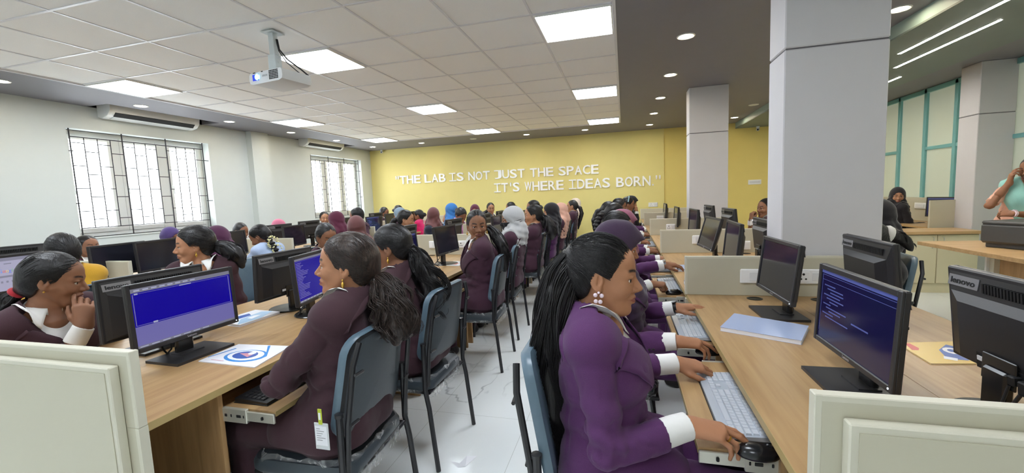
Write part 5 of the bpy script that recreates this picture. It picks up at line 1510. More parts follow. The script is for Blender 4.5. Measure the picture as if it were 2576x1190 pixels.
art1 = [(1, arc(.42, .45, .30, .34, 0, 360, 24)), (0, arc(.44, .46, .25, .29, 0, 360, 24)), (2, arc(.45, .48, .19, .2, 20, 330, 14)), (3, [(.36, .38), (.58, .36), (.5, .62)]), (0, arc(.55, .42, .08, .06, 0, 360, 10)), (1, [(.18, .97), (.22, .99), (.75, .88), (.73, .84)]), (1, [(.42, .1), (.46, .1), (.97, .36), (.95, .4)]), (3, [(.1, .62), (.12, .62), (.12, .85), (.1, .85)])]
quad_book([(-1.41, 1.275), (-1.45, 1.505), (-1.725, 1.49), (-1.715, 1.29)], DT, .004, 'magazine', 'white magazine with a blue ring drawing lying by the nearest left keyboard', 'magazine', [M_paper, M_pblue, M_pnavy, M_ppink], 'magazines on the benches', art1)
art2 = [(1, [(.0, .1), (.5, .0), (1, .3), (.9, .6), (.3, .5)]), (2, [(.1, .6), (.6, .55), (.7, .8), (.2, .9)]), (0, [(.4, .2), (.7, .3), (.6, .45), (.4, .4)])]
quad_book([(-1.97, 1.72), (-1.96, 1.98), (-2.16, 2.0), (-2.17, 1.75)], DT, .012, 'magazine', 'stack of pale blue magazines between the blue-screen monitor and the named monitor back', 'magazine', [M_paper, M_pcy, M_pnavy], 'magazines on the benches', art2)
quad_book([(-1.5, 3.62), (-1.49, 3.86), (-1.66, 3.88), (-1.67, 3.64)], DT, .006, 'magazine', 'small white booklet with an orange print beside the girl looking at the camera', 'magazine', [M_paper, M_pred], 'magazines on the benches', [(1, [(.2, .3), (.5, .3), (.5, .6), (.2, .6)])])
art3 = [(1, [(.05, .62), (.1, .95), (.18, .95), (.2, .7), (.14, .6)]), (2, [(.35, .2), (.6, .12), (.85, .25), (.9, .6), (.7, .85), (.45, .6), (.4, .4)]), (3, arc(.62, .55, .12, .16, 0, 360, 12)), (2, arc(.62, .55, .06, .08, 0, 360, 10)), (3, [(.3, .2), (.44, .1), (.5, .2), (.36, .32)]), (1, [(.9, .3), (.97, .35), (.97, .8), (.9, .7)])]
quad_book([(1.0, 1.695), (1.215, 1.73), (1.235, 1.95), (1.01, 1.90)], DT, .004, 'comic_book', 'yellow comic book with red and blue print beside the right-hand monitor backs', 'book', [M_pyel, M_pred, M_pnavy, M_paper], None, art3)
quad_book([(.40, 1.975), (.665, 1.835), (.765, 2.04), (.51, 2.205)], DT, .018, 'folder', 'glossy silver-blue folder lying between the two near right monitors', 'folder', M_fold, 'folders on the right bench')
quad_book([(.37, 2.80), (.60, 2.80), (.60, 2.98), (.38, 2.99)], DT, .018, 'folder', 'pale blue folder half hidden behind the near right partition', 'folder', M_fold, 'folders on the right bench')
quad_book([(.385, 3.40), (.62, 3.42), (.61, 3.66), (.39, 3.64)], DT, .012, 'folder', 'pale open folder under the hand with the silver watch', 'folder', M_fold, 'folders on the right bench')
quad_book([(.39, 4.52), (.62, 4.52), (.62, 4.78), (.39, 4.78)], DT, .03, 'folder', 'stacked pale blue folders behind the second right partition', 'folder', M_fold, 'folders on the right bench')
p_ = MB(); p_.add([(-.0, .0, .001), (.05, .02, .0015), (.07, -.01, .001), (.045, .075, .012), (.075, .12, .001), (.095, .02, .002)], [(0, 2, 1), (1, 2, 5), (1, 5, 3), (3, 5, 4)])
o = p_.obj('paper_scrap', M_paper); o.location = (-.905, 1.93, 0); o.rotation_euler = (0, 0, -.5); tag(o, 'torn white paper scrap on the aisle floor', 'paper')
# ---- chairs
GC = 'padded chairs in the left aisle row'
for x, y, a, lb in ((-1.155, 1.38, 2, 'nearest slate-blue chair back in the aisle, under the girl with gold earring'), (-1.165, 2.08, -3, 'second slate-blue chair along the aisle from the camera'),
                    (-1.20, 3.27, 2, 'third aisle chair, behind the girl looking at the camera'), (-1.245, 4.03, 0, 'fourth aisle chair, under the light grey headscarf'),
                    (-1.20, 5.08, 1, 'fifth aisle chair, under the long-haired girl in profile'), (-1.22, 5.9, -2, 'sixth aisle chair, under the black headscarf'),
                    (-1.22, 6.75, 0, 'seventh aisle chair, under the peach headscarf'), (-1.20, 7.6, 2, 'eighth aisle chair, empty near the yellow wall'), (-1.18, 8.45, 0, 'farthest aisle chair against the yellow wall')):
    chair(x, y, math.radians(a), lb, GC)
GR = 'padded chairs on the right bench'
chair(-.045, 1.30, PI, 'blue chair back behind the nearest girl in purple', GR)
for y, lb in ((2.2, 'chair under the dark headscarf with draped shawl on the right bench'), (3.15, 'chair under the third sitter of the right bench'), (4.0, 'chair under the fourth sitter of the right bench'), (4.9, 'chair under the fifth sitter of the right bench'),
              (5.8, 'chair under the sixth sitter of the right bench'), (6.7, 'chair under the seventh sitter of the right bench'), (7.6, 'chair under the eighth sitter of the right bench')):
    chair(-.06, y, PI, lb, GR)
chair(1.445, 3.18, -.12, 'dark chair back behind the sitter with white hair tie, right of a monitor back', GR)
chair(1.72, 6.0, 0, 'grey chair back under the person with clasped hands beyond the near column', GR)
GW = 'padded chairs of the left side rows'
for x, y, a, lb in ((-3.02, 2.98, PI, 'blue-grey chair back right of the girl in blazer looking left'), (-2.78, 1.42, PI, 'chair under the girl with a red hair band'), (-2.82, 2.15, PI, 'chair under the girl in blazer looking left'), (-3.62, 1.9, 0, 'chair under the sitter in yellow'),
                    (-3.55, 2.95, 0, 'chair under the plum headscarf on the window bench'), (-3.5, 3.72, 0, 'chair under the girl with flowers in her hair')):
    chair(x, y, a, lb, GW)
# ---- projector
M_pj = mat('projector_white_plastic', (226, 229, 232), .35)
t = thing('projector', 'white ceiling projector with a blue lit lens hanging from a pole', 'projector', (-2.62, 2.83, CZ))
m = MB(); m.box((-.06, -.06, -.006), (.06, .06, .0), bev=.002); m.box((-.024, -.024, -.2), (.024, .024, -.004), bev=.003); m.box((-.034, -.034, -.285), (.034, .034, -.17), bev=.003)
for z in (-.19, -.225, -.26): m.lathe([(.001, -.037), (.007, -.037), (.007, .037), (.001, .037)], (0, 0, z), 10, 0, 'X')
m.obj('mount', mat('pale_mount_metal', (206, 214, 216), .4), t)
b = MB()
prof = [(-.21, .0), (-.22, .03), (-.215, .075), (-.2, .095), (.2, .095), (.215, .075), (.22, .03), (.21, 0), (.17, -.012), (-.17, -.012)]
b.prism(prof, -.16, .16, 0, 'XZ'); bd = b
PJ = Matrix.Translation((.02, .02, -.39)) @ Matrix.Rotation(math.radians(-8), 4, 'Z') @ Matrix.Scale(.82, 4)
def pj(nm, mb, mt, sm=False):
    o = mb.obj(nm, mt, t, sm); o.matrix_local = PJ; return o
# lens side faces local -Y
pj('body', bd, M_pj, True)
l_ = MB(); l_.box((-.17, -.166, .02), (-.085, -.158, .078), 0, bev=.004); l_.lathe([(.001, -.172), (.026, -.17), (.03, -.16), (.001, -.155)], (-.105, 0, .05), 20, 1, 'Y')
pj('lens', l_, [mat('lens_blue_dark', (30, 40, 110), .15, emit=(40, 60, 200), estr=.5), mat('lens_glow', (150, 225, 250), .15, emit=(120, 215, 250), estr=1.6)], True)
v_ = MB()
for i in range(6):
    for j in range(6): v_.box((.05 + i * .02, -.1625, .008 + j * .014), (.064 + i * .02, -.157, .018 + j * .014), 0)
pj('vent', v_, M_vent)
k_ = MB(); k_.box((-.16, -.163, .088), (-.13, -.15, .096), 0); k_.box((-.05, -.163, .088), (-.03, -.15, .096), 0); pj('adjuster', k_, M_black)
pl = MB(); pl.box((-.15, -.1, .095), (.1, .1, .1)); pl.box((-.03, -.03, .1), (.03, .03, .112)); pj('mount_plate', pl, mat('pale_mount_metal', (206, 214, 216), .4))
br_ = MB(); vs, fs = text_mesh('EPSON', .022, .0006); br_.add([(-.04 + p[0], -.1607 - (.0006 if p[2] > 0 else 0), .045 + p[1]) for p in vs], fs); pj('logo', br_, mat('grey_print', (120, 122, 126), .5))
c_ = MB(); c_.tube([(.03, .01, -.05), (.05, .0, -.13), (.09, .03, -.2), (.16, .09, -.27), (.19, .13, -.31)], .006, 8); c_.tube([(.03, .0, -.05), (.045, .0, -.14), (.08, .03, -.22), (.14, .08, -.29), (.17, .1, -.32)], .004, 8); c_.obj('cable', M_cable, t, True)
# ---- air conditioners in the ceiling pockets
M_ac = mat('air_conditioner_white', (226, 228, 226), .35)
for (a, b), lb in zip(AC, ('white wall air conditioner above the first barred window', 'white wall air conditioner above the second barred window')):
    t = thing('air_conditioner', lb, 'air conditioner', (X0 + .002, (a + b) / 2 - .06, 2.585), 0, 'wall air conditioners')
    h = .58
    m = MB(); m.prism([(0, .02), (.06, .0), (.17, .03), (.225, .085), (.235, .16), (.225, .3), (0, .31)], -h, h, 0, 'XZ'); m.obj('body', M_ac, t, True)
    m = MB(); m.add([(.075, -h + .06, -.0015), (.075, h - .06, -.0015), (.2, h - .06, .05), (.2, -h + .06, .05)], [(0, 1, 2, 3)]); 
    m = MB(); m.prism([(.08, -.003), (.165, .022), (.16, .032), (.08, .01)], -h + .07, h - .07, 0, 'XZ'); m.obj('louver', mat('louver_grey', (196, 198, 196), .4), t)
    m = MB(); m.prism([(.17, .022), (.215, .066), (.212, .075), (.168, .034)], -h + .06, h - .06, 0, 'XZ'); m.obj('air_slot', M_vent, t)
    for s in (-1, 1):
      m = MB().prism([(0, .02), (.06, 0), (.17, .03), (.225, .085), (.235, .16), (.225, .3), (0, .31)], s * h - .006, s * h + .006, 0, 'XZ')
      m.obj('end_cap', mat('ac_end_cap', (236, 238, 236), .3), t, True)
# ---- small cameras
for x, y, z, lb in ((-6.08, 9.9, CZ, 'small white dome camera in the far left ceiling corner'), (2.7, 9.9, 2.6, 'small white camera under the dropped ceiling by the unlit yellow wall')):
    t = thing('ceiling_camera', lb, 'camera', (x, y, z), 0, 'small ceiling cameras')
    MB().lathe([(.03, 0), (.034, -.008), (.026, -.02), (.018, -.03), (.001, -.03)], n=20).obj('base', M_pj, t, True)
    m = MB().lathe([(.001, -.045), (.026, -.042), (.032, -.02), (.032, .03), (.022, .042), (.001, .044)], (0, 0, 0), 20, 0, 'Y'); o = m.obj('body', M_pj, t, True); o.location = (0, 0, -.055); o.rotation_euler = (.35, 0, .2 if x < 0 else -.3)
    m = MB().lathe([(.001, -.05), (.014, -.049), (.018, -.042), (.001, -.04)], (0, 0, 0), 16, 0, 'Y'); l = m.obj('lens', M_black, t, True); l.location = (0, 0, -.055); l.rotation_euler = o.rotation_euler
# ---- plates on the yellow wall
for x, z, lb, kd, w_ in ((2.68, 1.46, 'white switch plate on the unlit yellow wall between the columns', 'wide', .25), (.63, 1.055, 'white double socket plate on the yellow wall above the far benches', 'socket', .2), (-5.1, 2.4 - .6, None, None, 0)):
    if not lb: continue
    t = thing('switch_plate', lb, 'switch', (x, Y1 - (.025 if x < .87 else 0), z), 0, 'wall switch plates')
    plate(t, 0, -.0, 0, kd, w_, .1)
# ---- right-hand counters
M_cab = mat('cream_cabinet_door', (222, 212, 180), .5)
M_lam = wood('counter_oak', (200, 166, 120), (176, 140, 96), 'X')
t = thing('counter', 'long oak-topped counter with cream cabinet doors behind the near column', 'cabinet', (3.2, 6.32, 0))
MB().box((-.85, -.22, .715), (.84, .24, .75), bev=.002).obj('worktop', M_lam, t)
MB().box((-.83, -.17, .0), (.82, .22, .714)).obj('carcass', M_cab, t)
for k, (a, b) in enumerate(((-.82, -.42), (-.41, -.0), (.01, .41), (.42, .81))):
    d_ = MB().box((a, -.19, .12), (b, -.171, .705), bev=.002).obj('door', M_cab, t)
    hx = (b - .045) if k % 2 == 0 else (a + .045)
    hm_ = MB(); hm_.tube([(hx, -.19, .55), (hx, -.215, .555), (hx, -.215, .675), (hx, -.19, .68)], .005, 8); hm_.obj('handle', M_steel, d_, True)
MB().box((-.83, -.165, 0), (.82, -.15, .1)).obj('plinth', M_cream, t)
t = thing('counter', 'oak-topped side counter that carries the printer at the right picture edge', 'counter', (3.6, 4.45, 0))
MB().box((-.72, -1.0, .715), (.75, .72, .75), bev=.002).obj('worktop', M_lam, t)
MB().box((-.40, -.95, 0), (-.38, .25, .714)).obj('upright', M_woodz, t)
MB().box((-.46, .25, 0), (.7, .27, .714)).obj('back_panel', mat('white_panel', (226, 224, 220), .5), t)
MB().box((-.44, .2, 0), (-.40, .25, .714)).obj('upright', M_creamf, t)
# printer
M_pr = mat('dark_grey_printer', (74, 74, 74), .5, noise=.04, nscale=200); M_prb = mat('black_printer', (26, 26, 28), .35)
t = thing('printer', 'dark grey desktop printer with glossy black side on the side counter', 'printer', (3.38, 4.62, DT), math.radians(22))
b = MB(); b.box((-.24, -.2, .04), (.22, .2, .21), bev=.018); b.box((-.2, -.16, 0), (.2, .18, .045), bev=.006); b.obj('body', M_pr, t)
MB().box((-.235, -.195, .205), (.215, .195, .235), bev=.01).obj('scanner_lid', M_pr, t)
MB().box((.0, -.245, .02), (.24, -.19, .2), bev=.02).obj('front_cover', M_prb, t)
MB().box((-.2, -.212, .1), (-.02, -.198, .17), bev=.005).obj('control_panel', M_prb, t)
MB().box((.0, -.33, .02), (.2, -.2, .03), bev=.004).obj('paper_tray', M_prb, t)
c_ = MB(); c_.tube([(-.24, -.12, .1), (-.27, -.14, .06), (-.25, -.2, .012), (-.2, -.24, .006)], .006, 8); c_.obj('cable', M_wcable, t, True)
# desk along the glass wall with one lit monitor
t = thing('workbench', 'oak desk with cream panels along the glass wall behind the counter', 'desk', (4.1, 7.6, 0))
MB().box((-.3, -.95, DT - .025), (.28, 1.2, DT)).obj('worktop', M_wood, t)
MB().box((.26, -1.0, .0), (.285, 1.2, 1.1), bev=.002).obj('partition', M_cream, t)
MB().box((-.3, -.99, 0), (.285, -.96, 1.1), bev=.002).obj('partition', M_cream, t)
MB().box((-.3, 1.2, 0), (.285, 1.23, 1.1), bev=.002).obj('partition', M_cream, t)
pm = MB(); pm.box((.244, .05, .93), (.26, .31, 1.02), bev=.004); pm.box((.238, .08, .95), (.245, .28, 1.0), 1, bev=.002); pm.obj('switch_plate', [M_white, M_switch], t)
m_ = MB(); m_.box((-.44, -.3, TRAY - .018), (-.06, .35, TRAY)); m_.obj('keyboard_tray', M_wood, t)
monitor(4.16, 6.98, math.radians(200), 'dim', 'round', 'small lit monitor with blue text beside the white far-right column', GM, .05, .99)
# ================================================================ PEOPLE PLACEMENT
GP = {'L': 'seated students along the left aisle row', 'R': 'seated students along the right bench', 'B': 'seated students facing the aisle on the left bench', 'W': 'seated students at the window bench', 'V': 'seated students against the window wall', 'O': 'people on the far right side'}
def hands(seat, face, kind, z=.715, reach=.36, sp=.11):
    """default arm targets in world space for a sitter"""
    a = math.radians(face); F = V3(math.cos(a), math.sin(a), 0); L = V3(-math.sin(a), math.cos(a), 0); o = V3(seat[0], seat[1], 0); Z = V3(0, 0, 1)
    def one(s, k):
        if k == 'type': return (tuple(o + F * reach + L * s * sp + Z * z), tuple(F - L * s * .25 - Z * .12), (0, 0, 1), 'type')
        if k == 'flat': return (tuple(o + F * (reach + .03) + L * s * (sp + .03) + Z * z), tuple(F - Z * .05), (0, 0, 1), 'flat')
        if k == 'mouse': return (tuple(o + F * reach + L * s * (sp + .08) + Z * (z + .005)), tuple(F - Z * .15), (0, 0, 1), 'mouse')
        if k == 'lap': return (tuple(o + F * .24 + L * s * .07 + Z * .665), tuple(F * .7 - L * s * .7), (0, 0, 1), 'relax')
        if k == 'cross': return (tuple(o + F * .27 - L * s * .03 + Z * (z + .045 + .03 * s)), tuple(-L * s * .9 + F * .2), tuple(F * .5 + Z * .8), 'relax')
        if k == 'desk': return (tuple(o + F * .42 + L * s * .1 + Z * .79), tuple(F - L * s * .5), (0, 0, 1), 'relax')
    k = kind if isinstance(kind, tuple) else (kind, kind)
    return one(1, k[0]), one(-1, k[1])
def at_head(side_vec, head, look, s, dz=-.16, fwd=.09, lat=.06, pose='cheek'):
    ya = math.radians(look[0]); F = V3(math.cos(ya), math.sin(ya), 0); L = V3(-math.sin(ya), math.cos(ya), 0)
    p = V3(*head) + F * fwd + L * s * lat + V3(0, 0, dz)
    return (tuple(p), tuple(V3(0, 0, 1) - F * .1 - L * s * .15), tuple(L * s * .8 + F * .6), pose)
HJ = {k: CLO(c, k + '_scarf_cloth') for k, c in dict(dark_purple=(62, 44, 66), black=(34, 32, 36), mauve=(140, 84, 104), lightgrey=(178, 178, 178), peach=(206, 160, 140), maroon=(94, 40, 62), brown=(104, 66, 66), blue=(52, 112, 172), pink=(196, 112, 138), plum=(82, 42, 70), bluegrey=(132, 150, 166), beige=(222, 206, 190), indigo=(74, 58, 110)).items()}
C_yel = CLO((208, 158, 44), 'mustard_yellow_cloth'); C_ltblue = CLO((178, 196, 226), 'pale_blue_print_cloth'); C_pinkc = CLO((206, 140, 190), 'pink_cloth'); C_mag = CLO((216, 40, 104), 'magenta_cloth'); C_navy = CLO((40, 44, 60), 'navy_cloth'); C_blk = CLO((34, 32, 36), 'black_cloth'); C_peach = CLO((232, 178, 156), 'peach_blouse'); C_sea = CLO((150, 204, 196), 'sea_green_sari')
# ---- nearest girl in purple (right of the aisle)
s0 = (-.06, 1.29)
R_HERO = person('girl in purple suit with very long black ponytail and white earring, nearest on the right', s0, 0, (-.066, 1.30, 1.123), (-2, 5, 0),
    ((.185, 1.655, .718), (1, .22, -.16), (-.1, -.25, 1), 'type'), ((.165, 1.20, .722), (1, -.04, -.12), (0, -.1, 1), 'mouse'), GP['R'], 'a', ('blazer', M_pur), None, ('pony', H_blk), 'hero', seat_z=.455,
    extra=dict(cuff=.078, earring=('butterfly', M_pearl), rings=[(1, 2, M_gold)], path=[(-.155, 1.30, 1.185), (-.187, 1.295, 1.13), (-.212, 1.27, 1.03), (-.228, 1.25, .9), (-.228, 1.25, .77), (-.215, 1.255, .64), (-.195, 1.26, .49)], rad=[.03, .05, .052, .05, .046, .042, .02], tie=(-.095, 0, .052), strands=1100, wave=.014, gaze=-20))
# ---- nearest girl left of the aisle
s1 = (-1.085, 1.37)
L_HERO = person('girl in maroon blazer with gold drop earring and wavy ponytail, nearest on the left', s1, 182, (-1.045, 1.395, 1.135), (203, -3, 0),
    ((-1.20, 1.41, .765), (-.1, 1, 0), (-.5, 0, .8), 'relax'), ((-1.275, 1.405, .785), (-.22, -.95, -.12), (-.5, .0, .9), 'relax'), GP['L'], 'a', ('blazer', M_mar), None, ('pony', H_brn), 'hero', seat_z=.455, hem=.5, poleL=(-.6, -.6, -.8), poleR=(-.3, .7, -.8),
    extra=dict(cuff=-.01, earring=('drop', M_gold), path=[(-.945, 1.43, 1.075), (-.915, 1.425, 1.06), (-.88, 1.415, 1.01), (-.848, 1.40, .95), (-.835, 1.39, .90), (-.845, 1.385, .855)], rad=[.026, .046, .06, .064, .058, .03], tie=(-.104, 0, -.045), strands=1100, wave=.02, puff=.002))
# ---- rest of the left aisle row
def ponypath(h, dx, dy, top=1.10, n=(0, 0)): pass
sB = (-1.12, 2.06); hB = (-1.21, 2.0, 1.125)
person('girl in maroon blazer with long black hair, second in the left aisle row', sB, 180, hB, (188, 12, 0), *hands(sB, 180, 'type'), GP['L'], 'b', ('blazer', M_mar), None, ('pony', H_blk), 'near', seat_z=.46,
    extra=dict(earring=('drop', M_gold), path=[(-1.115, 2.02, 1.12), (-1.07, 2.02, 1.07), (-1.02, 2.01, .98), (-.985, 2.0, .89), (-.985, 2.0, .80), (-1.0, 2.0, .74)], rad=[.03, .052, .06, .058, .045, .02], tie=(-.085, 0, -.01), strands=520, wave=.034))
sC = (-1.13, 3.25)
person('girl in maroon blazer turning her face to the camera, black ponytail behind', sC, 178, (-1.15, 3.2, 1.15), (-63, 4, 0), *hands(sC, 178, 'lap'), GP['L'], 'b', ('blazer', M_plum), None, ('pony', H_blk), 'near', twist=35,
    extra=dict(earring=('drop', M_gold), cuff=-.01, path=[(-1.09, 3.30, 1.13), (-1.03, 3.29, 1.07), (-.975, 3.27, .98), (-.95, 3.26, .88), (-.95, 3.25, .78)], rad=[.026, .045, .05, .045, .02], tie=(-.1, .0, -.01), strands=300))
sD = (-1.15, 4.03)
dpers = person('person in light grey headscarf with black face mask, maroon blazer', sD, 178, (-1.075, 4.03, 1.14), (200, 6, 0), *hands(sD, 178, 'type'), GP['L'], 'b', ('blazer', M_plum), None, ('hijab', HJ['lightgrey']), 'near', extra=dict(drape=.13))
def mask(d):
    hw = d['hw']; root = d['root']
    def fm(P):
        Q = (P - (hw((0, 0, 0))).astype(f4)) @ d['Rh'].astype(f4)
        o = head_sdf(Q, np.full(len(Q), 9, f4)) - .008; o = np.maximum(o, Q[:, 2] + .012 - Q[:, 0] * .06); o = np.maximum(o, -.115 - Q[:, 2]); o = np.maximum(o, -Q[:, 0] + .015)
        return o
    c = hw((.06, 0, -.06)); v, f = snet(fm, c - .1, c + .1, .004); link('face_mask', np_mesh('face_mask', [(v, f)], M_mask), root)
    m = MB()
    for s in (1, -1):
        for z in (-.02, -.075): m.tube([hw((.035, s * .072, z)), hw((-.01, s * .093, z * .55 + .006)), hw((-.075, s * .085, z * .3 + .005)), hw((-.13, 0, z * .25 + .006))], .0026, 6)
    m.obj('mask_strap', M_mask, root, True)
mask(dpers)
sE = (-1.12, 5.02)
person('girl in maroon blazer in left profile with a big curly black ponytail, mid left row', sE, 180, (-1.06, 4.95, 1.135), (195, 4, 0), *hands(sE, 180, 'desk'), GP['L'], 'a', ('blazer', M_plum), None, ('pony', H_blk), 'near',
    extra=dict(path=[(-.95, 4.98, 1.13), (-.9, 4.97, 1.08), (-.855, 4.96, 1.0), (-.835, 4.95, .92), (-.84, 4.95, .86)], rad=[.03, .055, .068, .066, .025], strands=300, wave=.03))
R_ = [((-1.1, 5.88), (-1.0, 5.86, 1.125), (195, 4, 0), 'person in black headscarf and bright purple jacket in the left aisle row', 'hijab', HJ['black'], M_pur, 'a'),
      ((-1.1, 6.75), (-.99, 6.72, 1.10), (190, 6, 0), 'person in long peach headscarf in the left aisle row', 'hijab', HJ['peach'], M_plum, 'a'),
      ((-1.42, 6.5), (-1.40, 6.55, 1.17), (205, 4, 0), 'person with dark hair and white mask behind the black headscarf', 'bun', H_blk, M_plum, 'b'),
      ((-1.08, 8.42), (-1.0, 8.4, 1.12), (185, 2, 0), 'girl in maroon blazer with curly ponytail, farthest clear profile by the yellow wall', 'pony', H_blk, M_plum, 'c'),
      ((-1.15, 9.2), (-1.03, 9.2, 1.14), (185, 2, 0), 'person in beige headscarf peeking behind the farthest curly ponytail', 'hijab', HJ['beige'], M_plum, 'a')]
for st, hd, lk, lb, hk, hm, tm, sk in R_:
    d = person(lb, st, 180, hd, lk, *hands(st, 180, 'type'), GP['L'], sk, ('blazer', tm), None, (hk, hm), 'mid' if st[1] < 7 else 'far', extra=dict(drape=.3 if hm is HJ['peach'] else .17))
    if 'white mask' in lb: M_mask = M_shirt; mask(d)
# ---- right bench, facing right
sH = (-.02, 2.2)
person('person in dark purple headscarf and long shawl behind the nearest girl in purple', sH, 0, (-.04, 2.2, 1.095), (8, 14, 0), ((.255, 2.36, .745), (1, .12, .06), (-.1, -.1, 1), 'flat'), ((.215, 1.885, .725), (1, .06, -.1), (0, -.1, 1), 'mouse'), GP['R'], 'a', ('blazer', M_pur), None, ('hijab', HJ['dark_purple']), 'near',
    extra=dict(drape=.34, brim=.022, cuff=.05, watch=[(0, M_watch)]))
RR = [((-.05, 3.12), (-.05, 3.1, 1.11), 'short', H_blk, 'third sitter of the right bench with smooth dark hair, silver watch on wrist', 'b', [(0, M_silver)], M_pur),
      ((-.03, 4.0), (-.02, 4.0, 1.075), 'hijab', HJ['mauve'], 'sitter in mauve headscarf on the right bench', 'c', [], M_pur),
      ((-.1, 4.9), (-.1, 4.9, 1.12), 'braid', H_blk, 'sitter with a black braid over the back on the right bench, fifth from the camera', 'b', [], M_pur),
      ((-.16, 5.8), (-.19, 5.8, 1.12), 'pony', H_blk, 'sitter with high black ponytail at the left of the bunched heads', 'b', [], M_pur),
      ((-.08, 6.7), (-.07, 6.7, 1.145), 'bun', H_blk, 'sitter with pinned dark hair among the bunched heads on the right', 'b', [], M_pur),
      ((.0, 7.55), (.07, 7.55, 1.15), 'bun', H_blk, 'sitter with pale blue hair band at the far end of the right bench', 'b', [], M_pur),
      ((.02, 8.4), (.13, 8.4, 1.15), 'hijab', HJ['black'], 'sitter in black headscarf with hand on cheek at the far end of the right bench', 'c', [], C_blk)]
for i, (st, hd, hk, hm, lb, sk, wt, tm) in enumerate(RR):
    lh, rh = hands(st, 0, ('type', 'type'), sp=.12)
    if i == 0: lh = ((.29, 3.42, .80), (1, .1, -.05), (0, -.2, 1), 'relax'); rh = ((.17, 3.0, .735), (1, .12, -.05), (0, -.1, 1), 'grip')
    if i == 1: lh = ((.33, 4.2, .725), (1, 0, -.1), (0, 0, 1), 'type'); rh = ((.3, 3.86, .735), (1, .05, 0), (0, 0, 1), 'flat')
    if i == 6: rh = at_head(None, hd, (10, 0), -1)
    d = person(lb, st, 0, hd, (4, 14, 0), lh, rh, GP['R'], sk, ('blazer', tm), None, (hk, hm), 'near' if i < 2 else 'mid', extra=dict(brim=.015, cuff=.045, watch=wt, part=False))
    if i == 5:
        m = MB(); m.tube([d['hw']((-.02 + .02 * math.cos(PI * k / 10) * 0, .088 * math.cos(PI * k / 10), .045 + .096 * math.sin(PI * k / 10))) for k in range(11)], .009, 8); m.obj('hair_band', CLO((160, 196, 204), 'pale_blue_band'), d['root'], True)
# ---- left bench, far side (facing the aisle)
BB = [((-2.60, 1.28), (-2.475, 1.27, 1.085), (44, 12, 0), 'pony', H_blk, 'girl in maroon blazer with red hair band and open white collar, hand to her mouth', 'b', M_mar, 'cheek', 'near'),
      ((-2.78, 2.2), (-2.80, 2.17, 1.135), (232, 3, 0), 'pony', H_blk, 'girl in maroon blazer looking left in profile with loose dark hair', 'a', M_mar, 'lap', 'near'),
      ((-2.72, 3.30), (-2.6, 3.22, 1.075), (-25, 18, 0), 'bun', H_blk, 'girl with dark tied hair bent down, just left of the nearest maroon girl', 'b', M_plum, 'type', 'mid'),
      ((-2.82, 3.98), (-2.78, 3.93, 1.10), (120, 8, 0), 'hijab', HJ['brown'], 'brown headscarf seen from behind between the two nearest maroon girls', 'b', M_plum, 'type', 'mid'),
      ((-2.85, 5.0), (-2.77, 4.98, 1.125), (15, 12, 0), 'pony', H_blk, 'girl with black hair and earring in right profile above the dim blue screen', 'c', M_plum, 'type', 'mid'),
      ((-2.85, 5.9), (-2.80, 5.88, 1.12), (100, 5, 0), 'hijab', HJ['brown'], 'wrapped brown-maroon headscarf seen from behind, left of the blue headscarf', 'b', C_navy, 'type', 'mid'),
      ((-2.86, 6.6), (-2.80, 6.55, 1.165), (165, 6, 0), 'hijab', HJ['blue'], 'person in bright blue headscarf looking left with a raised hand', 'a', C_navy, 'cheekL', 'mid'),
      ((-2.62, 6.3), (-2.52, 6.28, 1.10), (-35, 42, 0), 'bun', H_blk, 'girl with head bowed, pink top and blue lanyard, by the blue headscarf', 'b', C_pinkc, 'lap', 'mid'),
      ((-2.78, 7.5), (-2.72, 7.5, 1.115), (-75, 4, 0), 'hijab', HJ['maroon'], 'person in maroon headscarf facing the camera near the yellow wall', 'a', C_navy, 'type', 'mid'),
      ((-2.76, 8.42), (-2.70, 8.42, 1.13), (-60, 4, 0), 'pony', H_blk, 'girl with parted black hair facing the camera near the yellow wall', 'c', C_navy, 'type', 'mid'),
      ((-2.45, 9.0), (-2.43, 9.0, 1.12), (180, 4, 0), 'bun', H_blk, 'dark hair top just right of and behind the light grey headscarf', 'b', M_plum, 'type', 'far')]
for st, hd, lk, hk, hm, lb, sk, tm, hands_, rs in BB:
    face = 0
    kind = 'type' if hands_ in ('cheek', 'cheekL') else hands_
    lh, rh = hands(st, face, kind)
    ex = dict(brim=.0, drape=.2)
    if hands_ == 'cheek':
        rh = ((hd[0] + .15, hd[1] + .0, hd[2] - .2), (-.15, .15, 1), (.8, -.6, .1), 'cheek'); ex = dict(earring=('stud', M_gold), band=CLO((170, 40, 50), 'red_hair_band'), cuff=.05, tie=(-.1, 0, -.045), path=[(hd[0] - .085, hd[1] - .085, hd[2] - .035), (hd[0] - .115, hd[1] - .1, hd[2] - .07), (hd[0] - .15, hd[1] - .11, hd[2] - .13), (hd[0] - .17, hd[1] - .1, hd[2] - .2)], rad=[.024, .034, .036, .015])
    if hands_ == 'cheekL': lh = at_head(None, hd, lk, 1, dz=-.15, fwd=.11)
    if 'profile with loose' in lb: ex = dict(earring=('drop', M_gold), puff=.006, tie=(-.1, 0, -.02), path=[(hd[0] + .07, hd[1] + .09, hd[2] - .01), (hd[0] + .13, hd[1] + .13, hd[2] - .04), (hd[0] + .19, hd[1] + .15, hd[2] - .09), (hd[0] + .22, hd[1] + .15, hd[2] - .16)], rad=[.035, .06, .06, .02])
    d = person(lb, st, face if 'looking left in profile' not in lb else 300, hd, lk, lh if 'looking left in profile' not in lb else None, rh if 'looking left in profile' not in lb else None, GP['B'], sk, ('blazer', tm), None, (hk, hm), rs, extra=ex)
